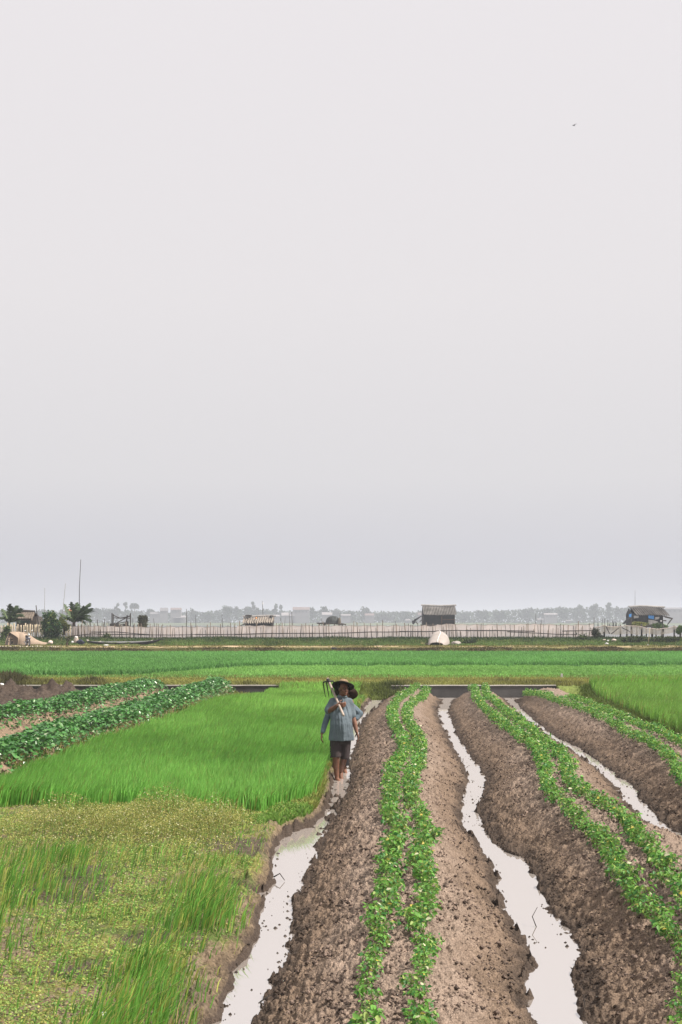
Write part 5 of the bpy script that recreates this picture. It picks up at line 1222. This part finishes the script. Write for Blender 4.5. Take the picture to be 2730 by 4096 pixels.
# motorbike
def motorbike(u, v, Y, rz, label):
    base = P(u, v, Y); o = empty('motorbike', base, label, 'motorbike', None, rz)
    MT = simple('black_rubber', (.02, .02, .02), .8, .2, 20, .1); MC = simple('scratched_chrome', (.5, .5, .5), .35, .2, 15, 0, metal=.8); MP = simple('dark_bike_paint', (.03, .035, .06), .35, .3, 6, 0, spec=.5)
    for x, nm in ((-.60, 'wheel'), (.62, 'wheel')):
        w = MB(); ring = [Vector((x + .25 * math.cos(a), 0, .29 + .25 * math.sin(a))) for a in np.linspace(0, 2 * math.pi, 25)]
        w.tube(ring, .045, 8, cap=False); wo_ = w.obj(nm, MT, o, True)
        s_ = MB(); s_.tube([Vector((x + .205 * math.cos(a), 0, .29 + .205 * math.sin(a))) for a in np.linspace(0, 2 * math.pi, 25)], .014, 6, cap=False)
        for k in range(8): s_.tube([(x, 0, .29), (x + .2 * math.cos(k * .785), 0, .29 + .2 * math.sin(k * .785))], .006, 4)
        s_.obj('rim', MC, wo_, True)
    b_ = MB(); b_.cap((-.55, 0, .62), (.1, 0, .50), .10, .09); b_.cap((.1, 0, .45), (.36, 0, .80), .07, .08); b_.cap((-.15, 0, .34), (.12, 0, .34), .12, .11); b_.fused('body', MP, o, .02, 3)
    MB().cap((-.62, 0, .74), (.02, 0, .72), .085, .075).obj('seat', MT, o, True)
    MB().tube([(.36, 0, .86), (.50, 0, .58), (.62, 0, .29)], [.03, .028, .022], 8).obj('fork', MC, o, True)
    MB().tube([(.28, -.33, .98), (.35, -.15, .95), (.36, 0, .90), (.35, .15, .95), (.28, .33, .98)], .016, 8).obj('handlebar', MT, o, True)
    MB().ball((.43, 0, .86), (.08, .10, .09)).obj('headlight', MC, o, True)
    MB().box((.52, 0, .60), (.20, .22, .03), Matrix.Rotation(R(30), 3, 'Y'), .01).obj('front_guard', MP, o)
    for s_ in (-1, 1):
        MB().tube([(.33, .20 * s_, .95), (.32, .24 * s_, 1.12)], .008, 6).obj('mirror_stem', MT, o); MB().ball((.32, .25 * s_, 1.15), (.02, .06, .045)).obj('mirror', MC, o, True)
    MB().tube([(-.1, -.12, .28), (-.5, -.14, .30), (-.75, -.14, .34)], [.03, .04, .045], 8).obj('exhaust', MC, o, True)
    MB().box((.54, 0, .47), (.012, .18, .12), None, .004).obj('number_plate', M_WHITEB, o)
    return o
motorbike(112, 2586, 103.4, R(-68), 'dark motorbike parked facing the path before the beige tarpaulin heap')
# upturned pale boat hull
M_PALE = simple('pale_weathered_hull', (.33, .295, .27), .75, .14, 1.5, .2); M_SEAM = simple('chalk_white_seam', (.60, .58, .56), .8, .1, 5, .1)
base = P(1755, CY, 105.5); base.z = P(0, 2584, 104.4).z
o = empty('upturned_boat', base, 'pale upturned boat hull with a dark arched opening beside the dirt path', 'boat')
secs = [(1746, 29.5, 2569, 2583.5, 104.4), (1748, 34, 2561, 2583.5, 104.8), (1751, 39, 2550, 2583, 105.4), (1757, 43, 2536, 2580, 106.1), (1758, 40, 2528, 2577, 106.8), (1757, 33, 2524, 2570, 107.4), (1756, 22, 2524, 2555, 107.9)]
def hs(s_, k): 
    u_, hw_, vt, vb, Yq = secs[k]
    return [P(u_ + math.cos(a) * hw_ * -1 * s_, vb - (vb - vt) * (abs(math.sin(a)) ** .62) * (1 if s_ == 1 else .93), Yq) - base for a in np.linspace(0, math.pi, 18)]
MB().loft([hs(1, k) for k in range(7)], closed=False, cap=False).obj('hull', M_PALE, o, True)
MB().loft([hs(.955, k) for k in range(6)], closed=False, cap=False).obj('inside', M_HOLE, o, True)  # shade under the hull put into the colour of this inner skin
fr_ = [hs(1, 0), hs(.90, 0)]; MB().loft(fr_, closed=False, cap=False).obj('transom_rim', M_PALE, o)
MB().tube([hs(1, k)[9] + Vector((0, -.01, .015)) for k in range(7)], 1.8 / pxm(105), 6).obj('keel', M_SEAM, o, True)
stick('prop_stick', 1760, 2586, 1759.5, 2561, 103.9, 3.0, M_PALEWOOD, o, base)
lump('pale_sheet', 1824, 2581, 105.2, 40, 17, M_PALE, 'low pale rounded sheet lying right of the upturned boat', 'sheet', 33, None, .8)
# small white marker in the paddy
p = P(2248, 2712, 55.4); m = MB(); m.loft([[(s_ * a, s_ * b_, z) for a, b_ in ((-.06, -.05), (.06, -.05), (.06, .05), (-.06, .05))] for z, s_ in ((-.1, .8), (.15, .6), (.17, .4))])
o = m.obj('marker_post', M_CONCTOP, None, False, p); tag(o, 'small pale marker post at the paddy edge', 'post')
# twigs and rotten stalks
def twig(pts, rad, label, grp=None):
    b0 = Vector(pts[0]); o = MB().tube([Vector(p) - b0 for p in pts], [rad, rad * .8, rad * .5][:len(pts)] if len(pts) == 3 else rad, 5).obj('twig', M_DARKWOOD, None, True, b0); return tag(o, label, 'twig', grp)
a = G(2150, 3718, -.02); twig([a, a + np.array([-.035, .05, .10]), a + np.array([.015, .10, .17])], .005, 'bent dark twig sticking out of the middle ditch water')
a = G(2020, 3690, -.02); twig([a, a + np.array([.02, .02, .03]), a + np.array([.06, .03, .06])], .005, 'short dark twig at the left edge of the middle ditch')
a = G(1040, 4010, .0); twig([a, a + np.array([.03, .02, .02]), a + np.array([.075, .02, .045])], .006, 'dark twig at the right edge of the left ditch')
a = G(2340, 4060, -.02); twig([a, a + np.array([.0, .01, .07]), a + np.array([-.004, .02, .13])], .004, 'thin upright stalk beside the middle ditch at the bottom')
a = G(1096, 3508, .04); twig([a, a + np.array([.06, .0, .035]), a + np.array([.11, -.02, -.03])], .008, 'arched brown root hanging over the left ditch edge')

# ---- palms, bush, shrubs on the levee
M_FROND = leafmat('palm_frond', .2, .5, .3)
def palm(u, v, Y, fr_list, label, trunk_v):
    base = P(u, v, Y); o = empty('palm_tree', base, label, 'palm', 'palms on the levee')
    top = P(u, trunk_v, Y) - base
    MB().tube([(0, 0, -.2), top * .5 + Vector((.05, 0, 0)), top], [.16, .13, .11], 9).obj('trunk', M_BARK, o, True)
    for k, (u1, v1, dy, droop) in enumerate(fr_list):
        tip = P(u1, v1, Y + dy) - base; n = 22; V, q, C = [], [], []
        side = (tip - top).cross(Vector((0, 0, 1))).normalized(); rib = []
        for i in range(n + 1):
            f = i / n; p = top.lerp(tip, f) + Vector((0, 0, droop * math.sin(math.pi * f) * (tip - top).length)); rib.append(p)
        for i in range(2, n + 1):
            f = i / n; d = (rib[i] - rib[i - 1]).normalized(); ll = .62 * math.sin(math.pi * (.12 + .80 * f)) * (tip - top).length ** .5 * .8
            for s_ in (-1, 1):
                for e in range(2):
                    a = rib[i] - d * (.05 * e); t_ = a + side * s_ * ll * random.uniform(.35, .7) + d * ll * random.uniform(.5, .9) + Vector((random.uniform(.10, .50) * ll, 0, -ll * random.uniform(.15, .7)))
                    w_ = d * .035; b_ = len(V); V += [a - w_, a + w_, (a + t_) / 2 + w_ * 1.1 + Vector((0, 0, .03)), t_, (a + t_) / 2 - w_ * .9]
                    q += [(b_, b_ + 1, b_ + 2, b_ + 4)]; C += [random.uniform(.55, 1.4)] * 5
        tr = [(x[3], x[2], None) for x in []]
        tris = [(x[3], x[2], x[2] + 1) for x in q]
        col = np.array(C)[:, None] * np.array([.052, .085, .034])
        fo = mesh_np('frond', np.array([tuple(p) for p in V]), quads=q, tris=tris, cols=col, mat=M_FROND, parent=o)
        MB().tube(rib, [.035 * (1 - .8 * i / n) for i in range(n + 1)], 5).obj('midrib', M_STEM, fo)
    return o
palm(36, 2545, 112.6, [(10,2437,.8,.05),(38,2418,-.6,.10),(62,2424,.5,.12),(80,2433,-.4,.16),(90,2460,.3,.25),(0,2470,-.5,.2),(72,2484,.6,.2),(20,2452,1.2,.1),(52,2470,-1.1,.2)], 'palm with wind blown fronds beside the thatched hut', 2490)
palm(296, 2545, 112.6, [(258,2418,.6,-.02),(284,2411,-.5,.05),(306,2413,.6,.10),(332,2425,-.5,.08),(356,2414,.4,.10),(366,2432,-.6,.12),(352,2460,.8,.16),(362,2482,-.3,.22),(240,2452,.2,.05),(258,2468,-.8,.1),(318,2440,1.2,.1),(336,2446,-1.0,.1),(270,2440,1.1,.1),(340,2494,.2,.3)], 'palm with fronds swept to the right beside the very tall pole', 2488)
def bush(name, label, cat, blobs, Y, base_uv, n, ln, pal, seed, trunk=True, group=None):
    """foliage of single leaves filling several overlapping lobes"""
    r = np.random.default_rng(seed); base = P(*base_uv, Y); o = empty(name, base, label, cat, group)
    tot = sum(b_[2] * b_[3] for b_ in blobs); Pw = []
    for u, v, ru, rv in blobs:
        k = int(n * ru * rv / tot); d = r.normal(size=(k, 3)); d /= np.linalg.norm(d, axis=1, keepdims=True); d *= (r.random((k, 1)) ** .4) * (1 + .25 * r.normal(size=(k, 1)))
        c = np.array(P(u, v, Y) - base); Pw.append(c + d * np.array([ru / pxm(Y), ru / pxm(Y) * .8, rv / pxm(Y)]))
    Pw = np.concatenate(Pw); k = len(Pw); cl = fbm(Pw[:, 0] * 2.5, Pw[:, 2] * 2.5, 2, seed)[:, None]
    cb = np.array(pal)[r.integers(0, len(pal), k)] * (.55 + .9 * cl) * (.7 + .6 * r.random((k, 1)))
    leaves('crown' if trunk else 'foliage', Pw, r.random(k) * 6.28, r.normal(size=k) * .7, r.normal(size=k) * .8, ln * (.6 + .8 * r.random(k)), ln * .6 * (.6 + .8 * r.random(k)), cb, M_FARLEAF, o)
    if trunk:
        m = MB(); m.tube([(0, 0, -.2), (.03, 0, .4), np.array(P(blobs[0][0], blobs[0][1], Y) - base)], [.09, .07, .03], 7)
        for u, v, ru, rv in blobs[1:4]: m.tube([(.02, 0, .3), np.array(P(u, v, Y) - base)], [.05, .015], 6)
        m.obj('trunk', M_BARK, o, True)
    return o
bush('leafy_bush', 'dense dark green leafy bush taller than the fence right of the picket fence', 'bush', [(196,2475,22,26),(212,2462,14,16),(183,2500,16,22),(205,2515,32,34),(222,2500,22,24),(198,2545,28,22),(228,2525,18,22),(216,2558,20,14)], 109.5, (205, 2574), 5200, .17, [(.030,.075,.028),(.045,.10,.035),(.12,.16,.05)], 51)
bush('shrub', 'low yellow green shrub between the leafy bush and the right palm', 'shrub', [(256,2497,12,18),(246,2480,9,14),(268,2508,12,14)], 110.6, (256, 2530), 1200, .13, [(.09,.12,.035),(.16,.17,.05)], 52)
bush('shrub', 'small shrub growing by the pickets under the left palm', 'shrub', [(28,2522,13,18),(20,2538,14,10)], 109.8, (25, 2548), 1000, .13, [(.10,.15,.04),(.06,.10,.03)], 53)
bush('shrub', 'dark round shrub on the levee below the tangled net corner', 'shrub', [(2335,2560,24,19),(2318,2566,16,12)], 107.5, (2334, 2580), 1700, .13, [(.035,.055,.022),(.06,.08,.03)], 54)
bush('shrub', 'dark tangled shrub wrapped in netting at the right end of the long fence', 'shrub', [(2386,2540,14,24),(2376,2528,8,14),(2400,2552,16,16)], 109.6, (2388, 2572), 1500, .12, [(.032,.042,.020),(.055,.06,.03)], 55)
bush('shrub', 'wide dark shrub below the slack net on the right', 'shrub', [(2530,2562,34,15),(2565,2560,32,15),(2505,2566,22,12)], 107, (2540, 2580), 2600, .13, [(.035,.058,.022),(.07,.08,.03)], 56)
bush('shrub', 'dark shrub band at the right edge below the slack net', 'shrub', [(2640,2562,36,14),(2690,2562,34,15)], 107, (2665, 2580), 2400, .13, [(.04,.066,.025),(.075,.085,.03)], 57)
bush('shrub', 'green creeper growing at the foot of the blue patched hut', 'shrub', [(2560,2496,26,6),(2545,2494,16,5)], 128, (2560, 2508), 900, .15, [(.12,.15,.04),(.20,.20,.06)], 58)
bush('shrub', 'dark green creeper under the grey sheet of the blue patched hut', 'shrub', [(2632,2503,22,9),(2655,2506,14,7)], 126, (2636, 2515), 900, .15, [(.045,.08,.03),(.07,.11,.035)], 59)
bush('shrub', 'bright green shrub at the right edge behind the slack net', 'shrub', [(2724,2515,12,12),(2716,2524,10,10)], 109.4, (2722, 2540), 900, .13, [(.12,.20,.05),(.08,.14,.04)], 60)
bush('shrub', 'dark shrub right of the pale rounded sheet', 'shrub', [(1880,2570,26,12),(1862,2574,16,9)], 106.2, (1876, 2582), 1300, .12, [(.035,.055,.022),(.06,.08,.03)], 61)
bush('shrub', 'small weedy shrub before the long dark boat by the fence', 'shrub', [(428,2545,12,10),(418,2552,12,7)], 109.4, (424, 2560), 700, .12, [(.05,.08,.03),(.09,.09,.04)], 62)
o = bush('shrub', 'thin dead looking sapling standing at the path edge left of the sack', 'sapling', [(272,2560,8,13),(278,2550,6,10)], 103.6, (268, 2592), 160, .12, [(.09,.10,.05),(.14,.14,.07)], 63)
# ------------------------------------------------------------------ far shore in the haze
FARP = [(.040,.062,.030),(.055,.080,.035),(.030,.050,.026)]
YS = 1100.0
TREES = [ # column, top row, half width, kind, label
 (20,2436,30,'r','hazy round tree on the far shore behind the left palm'), (170,2438,34,'r','hazy low tree on the far shore above the leafy bush'), (250,2436,26,'r','hazy tree on the far shore left of the right palm'),
 (392,2427,16,'r','hazy tree on the far shore right of the right palm'), (428,2430,18,'r','hazy tree on the far shore above the short stake cluster'), (471,2413,9,'c','tall thin hazy tree on the far shore above the timber frame, leftmost of three'), (504,2410,9,'c','tall thin hazy tree on the far shore above the timber frame, middle of three'), (538,2417,13,'p','hazy palm on the far shore right above the timber frame, rightmost of three'),
 (452,2434,20,'r','hazy tree on the far shore left above the timber frame'), (605,2434,24,'r','hazy tree on the far shore right of the three palms'), (775,2436,20,'r','hazy tree on the far shore left of the hazy grove'), (835,2446,34,'r','low hazy tree on the far shore before the grove'),
 (915,2421,28,'r','broad hazy tree forming the left side of the far grove'), (950,2423,18,'r','narrow hazy tree inside the far grove left of the small hut'), (985,2414,18,'r','tall hazy tree inside the far grove above the small hut'), (1012,2402,13,'c','tallest hazy tree of the far grove, with ragged top'), (1035,2428,16,'r','hazy tree closing the right side of the far grove'),
 (1062,2437,22,'r','low hazy tree on the far shore behind the lamp pole'), (1104,2412,11,'c','pointed hazy tree right of the lamp pole'), (1126,2418,8,'c','small pointed hazy tree right of the larger pointed one'),
 (1256,2424,16,'r','hazy tree right of the far red roofed house'), (1300,2424,22,'r','broad hazy tree above and left of the round shelter'), (1345,2432,24,'r','hazy tree on the far shore above the round shelter'), (1465,2429,27,'r','dome shaped hazy tree standing alone right of the round shelter'), (1400,2446,24,'r','low hazy tree between the round shelter and the dome shaped tree'),
 (1545,2453,40,'r','low hazy tree left of the large dark hut'), (1625,2447,26,'r','hazy tree just left of the large dark hut'), (1684,2441,13,'r','hazy tree peeping out at the large dark hut roof'), (1860,2448,26,'r','hazy tree right of the large dark hut'), (1930,2440,30,'r','hazy tree in the pale gap right of the large dark hut'), (2000,2443,34,'r','faint hazy tree left of the far right grove'),
 (2112,2424,26,'r','round hazy tree at the left end of the far right grove'), (2185,2424,24,'r','hazy tree second in the far right grove'), (2255,2427,30,'r','hazy tree third in the far right grove'), (2318,2420,24,'c','ragged hazy tree in the middle of the far right grove'), (2378,2412,26,'r','tall hazy tree near the right of the far right grove'), (2438,2408,16,'c','pointed tall hazy tree of the far right grove'), (2482,2426,26,'r','hazy tree left behind the blue patched hut'), (2522,2424,16,'r','hazy tree directly behind the blue patched hut roof'), (2668,2423,18,'r','hazy tree right behind the blue patched hut'), (2716,2436,24,'r','hazy low tree at the right edge of the far shore')]
def far_tree(u, vt, hw, kind, label, k):
    Y = YS + 12 + (k * 37 % 55); r = np.random.default_rng(900 + k); base = P(u, 2496, Y); base.z = .8
    o = empty('palm_tree' if kind == 'p' else 'tree', base, label, 'palm' if kind == 'p' else 'tree', 'trees on the far shore')
    top = P(u, vt, Y).z - base.z; w = hw / pxm(Y)
    if kind == 'p':
        MB().tube([(0, 0, -.5), (.3, 0, top * .5), (0, 0, top - 1.5)], [.45, .34, .3], 6).obj('trunk', M_BARK, o)
        n = 260; az = r.random(n) * 6.28; f = r.random(n) ** .7
        Pw = np.stack([np.cos(az) * f * w * 1.05, np.sin(az) * f * w, top - 1.6 + 1.4 * np.sin(f * 2.6) - f ** 2 * 2.2 + r.normal(size=n) * .25], -1); ln = np.full(n, 1.3)
        n2 = 120; Pw = np.concatenate([Pw, np.stack([r.normal(size=n2) * w * .55, r.normal(size=n2) * w * .5, r.random(n2) * top * .62], -1)]); n += n2; ln = np.concatenate([np.full(n - n2, 2.0), np.full(n2, 1.2)]); az = np.concatenate([az, r.random(n2) * 6.28])
    else:
        MB().tube([(0, 0, -.5), (.2, 0, top * .35), (-.1, 0, top * .8)], [.45, .35, .12], 6).obj('trunk', M_BARK, o)
        n = 620; nb = 9; t = r.random(nb) 
        if kind == 'c': cz = top * (.25 + .70 * t); cx_ = r.normal(size=nb) * w * .55 * (1.25 - t); rad = w * (.65 - .38 * t)
        else: a = r.random(nb) * 6.28; cz = top * (.38 + .46 * r.random(nb)); cx_ = np.cos(a) * w * .62 * r.random(nb) ** .5; rad = w * (.34 + .22 * r.random(nb))
        kx = r.integers(0, nb, n); d = r.normal(size=(n, 3)); d /= np.linalg.norm(d, axis=1, keepdims=True); d *= r.random((n, 1)) ** .45
        Pw = np.stack([cx_[kx] + d[:, 0] * rad[kx], d[:, 1] * w * .8, cz[kx] + d[:, 2] * np.minimum(rad[kx], top * .24)], -1)
        Pw[:, 2] = np.clip(Pw[:, 2], .3, top); az = r.random(n) * 6.28; ln = .9 + .7 * r.random(n)
    cb = np.array(FARP)[r.integers(0, 3, n)] * (.6 + .8 * r.random((n, 1)))
    leaves('crown', Pw, az, r.normal(size=n) * .8, r.normal(size=n), ln, ln * (.45 if kind == 'p' else .8), cb, M_FARLEAF, o)
for k, t_ in enumerate(TREES): far_tree(*t_, k)
# low growth along the waterline and behind the trees, one indistinct mass
r = np.random.default_rng(77); n = 26000; u = -300 + r.random(n) * 3330
prof = 2456 - 10 * fbm(u * .012, u * 0, 3, 110) - 12 * gauss(u, 0, 950, 0, 130, 1) - 20 * gauss(u, 0, 2330, 0, 260, 1) - 10 * gauss(u, 0, 450, 0, 150, 1) - 8 * gauss(u, 0, 1300, 0, 120, 1) - 6 * gauss(u, 0, 100, 0, 200, 1)
f = r.random(n) ** .8; vv = 2498 + (prof - 2498) * f; Yq = YS + 20 + 120 * f * r.random(n) + 30
Pw = np.stack([(u - CX) / FPX * Yq, Yq, H - (vv - CY) / FPX * Yq], -1); ln = 1.2 + 1.0 * r.random(n)
o = leaves('far_woodland', Pw, r.random(n) * 6.28, r.normal(size=n) * .7, r.normal(size=n), ln, ln * .8, np.array(FARP)[r.integers(0, 3, n)] * (.6 + .8 * r.random((n, 1))), M_FARLEAF)
tag(o, 'hazy low greenery along the whole far shore of the lake', 'woodland', kind='stuff')
M_HWALL = simple('pale_render', (.17, .165, .17), .9, .15, .3, 0); M_HRED = simple('red_roof_tiles', (.19, .145, .135), .9, .2, .4, 0); M_HORANGE = simple('orange_roof_tiles', (.85, .26, .10), .9, .15, .4, 0); M_HPALE = simple('pale_sheet_roof', (.28, .26, .26), .8, .15, .4, 0); M_HGREY = simple('grey_sheet_roof', (.17, .165, .17), .8, .2, .4, 0); M_PANE = simple('dark_window', (.05, .055, .06), .3, .2, 1, 0)
def house(u0, u1, vr, ve, vb, roof, label, nwin=3, Y=YS - 2, wallm=None):
    a, c = P(u0, ve, Y), P(u1, vb, Y); base = Vector(((a.x + c.x) / 2, Y, .4)); o = empty('house', base, label, 'house', 'houses on the far shore')
    w = c.x - a.x; zt = a.z - .4; zb = min(c.z - .4, 0); dp = w * .55
    MB().box((0, dp / 2, (zt + zb) / 2), (w * .94, dp, zt - zb)).obj('wall', wallm or M_HWALL, o)
    zr = P(0, vr, Y).z - .4
    MB().prism([Vector((0, -.5, zt)), Vector((0, dp + .5, zt)), Vector((0, dp / 2, zr))], (-w / 2, 0, .01), (w / 2, 0, .01)).obj('roof', roof, o)
    for k in range(nwin):
        x = (-.5 + (k + .7) / (nwin + .4)) * w * .9; MB().box((x, -.05, zt - min(1.5, (zt - zb) * .35)), (w * .07, .2, 1.2)).obj('window', M_PANE, o)
    return o
house(1171,1240,2428,2439,2462,M_HRED,'hazy far house with long red roof above the lake, right of the lamp pole',4)
house(1126,1180,2450,2462,2478,M_HPALE,'hazy far house with pale hipped roof right of the small hut',2)
house(1096,1120,2459,2465,2476,M_HPALE,'tiny hazy far shed touching the small hut at right',1)
house(640,672,2431,2443,2470,M_HGREY,'hazy far house with stepped roof right of the branch bundle',2)
house(682,726,2431,2439,2468,M_HRED,'hazy far house with dull reddish roof above the long fence at left',3)
house(694,742,2462,2470,2484,M_HPALE,'low hazy far shed by the water below the dull reddish roof',3)
house(600,640,2448,2456,2480,M_HGREY,'hazy far shed left of the stepped roof house',2)
house(1288,1330,2449,2459,2470,M_HPALE,'hazy pale roofed house left above the round shelter',2)
house(1364,1404,2457,2462,2482,M_HPALE,'hazy whitish house right of the round shelter',2)
house(1460,1498,2454,2462,2474,M_HRED,'hazy pinkish roofed house under the dome shaped tree',2)
house(1622,1642,2477,2481,2490,M_HPALE,'tiny hazy shed by the water left of the large dark hut',1)
house(1672,1692,2451,2459,2472,M_HRED,'hazy pinkish house half hidden by the large dark hut',1)
house(2178,2232,2453,2458,2476,M_HPALE,'hazy pale long shed in the far right grove',3)
house(2264,2288,2479,2484,2492,M_HGREY,'small hazy boathouse by the water before the far right grove',1)
house(2150,2176,2474,2478,2488,M_HPALE,'small hazy pale shed by the water left of the far right grove',1)
house(262,306,2436,2448,2474,M_HORANGE,'far house with bright orange tiled roof behind the right palm',2, 620)
house(2640,2760,2430,2436,2470,M_HGREY,'long hazy grey building at the right edge of the far shore',5)
# bird
b0 = P(2298, 502, 60); o = empty('bird', b0, 'small dark bird flying high in the pale sky', 'bird')
M_BIRD = simple('dark_feathers', (.03, .028, .03), .8, .3, 20, 0); s_ = 1 / pxm(60)
MB().cap((-5 * s_, 0, 1 * s_), (4 * s_, .02, -1 * s_), 1.5 * s_, .8 * s_).ball((-6 * s_, 0, 1.2 * s_), 1.2 * s_).fused('body', M_BIRD, o, .008, 2)
MB().loft([[(-3 * s_, 0, 1.5 * s_), (1 * s_, 0, .8 * s_), (1 * s_, .02, 1.6 * s_), (-2 * s_, .02, 2 * s_)], [(-1 * s_, .15, 6 * s_), (1.2 * s_, .15, 5.5 * s_), (1.2 * s_, .16, 6 * s_), (-.8 * s_, .16, 6.4 * s_)], [(.6 * s_, .20, 10.5 * s_), (1 * s_, .20, 10.3 * s_), (1 * s_, .21, 10.5 * s_), (.6 * s_, .21, 10.7 * s_)]]).obj('wing', M_BIRD, o)
MB().loft([[(-3 * s_, 0, 1.0 * s_), (1 * s_, 0, .4 * s_), (1 * s_, -.02, .9 * s_), (-2 * s_, -.02, 1.3 * s_)], [(0, -.16, -.4 * s_), (2.6 * s_, -.16, -.8 * s_), (2.6 * s_, -.17, -.4 * s_), (0, -.17, 0)], [(5 * s_, -.26, -1.3 * s_), (6 * s_, -.26, -1.4 * s_), (6 * s_, -.265, -1.2 * s_), (5 * s_, -.265, -1.1 * s_)]]).obj('wing', M_BIRD, o)
# ------------------------------------------------------------------ haze
m, nt, out = newmat('haze_air'); pv = nd(nt, 'ShaderNodeVolumePrincipled')
pv.inputs['Color'].default_value = (.85, .91, 1.0, 1); pv.inputs['Density'].default_value = 0.0006; pv.inputs['Anisotropy'].default_value = 0.1
nt.links.new(pv.outputs[0], out.inputs['Volume'])
o = MB().box((0, 2300, 13.5), (6100, 5600, 30)).obj('haze', m); tag(o, 'pale haze lying over the fields and the lake', 'haze', kind='stuff')
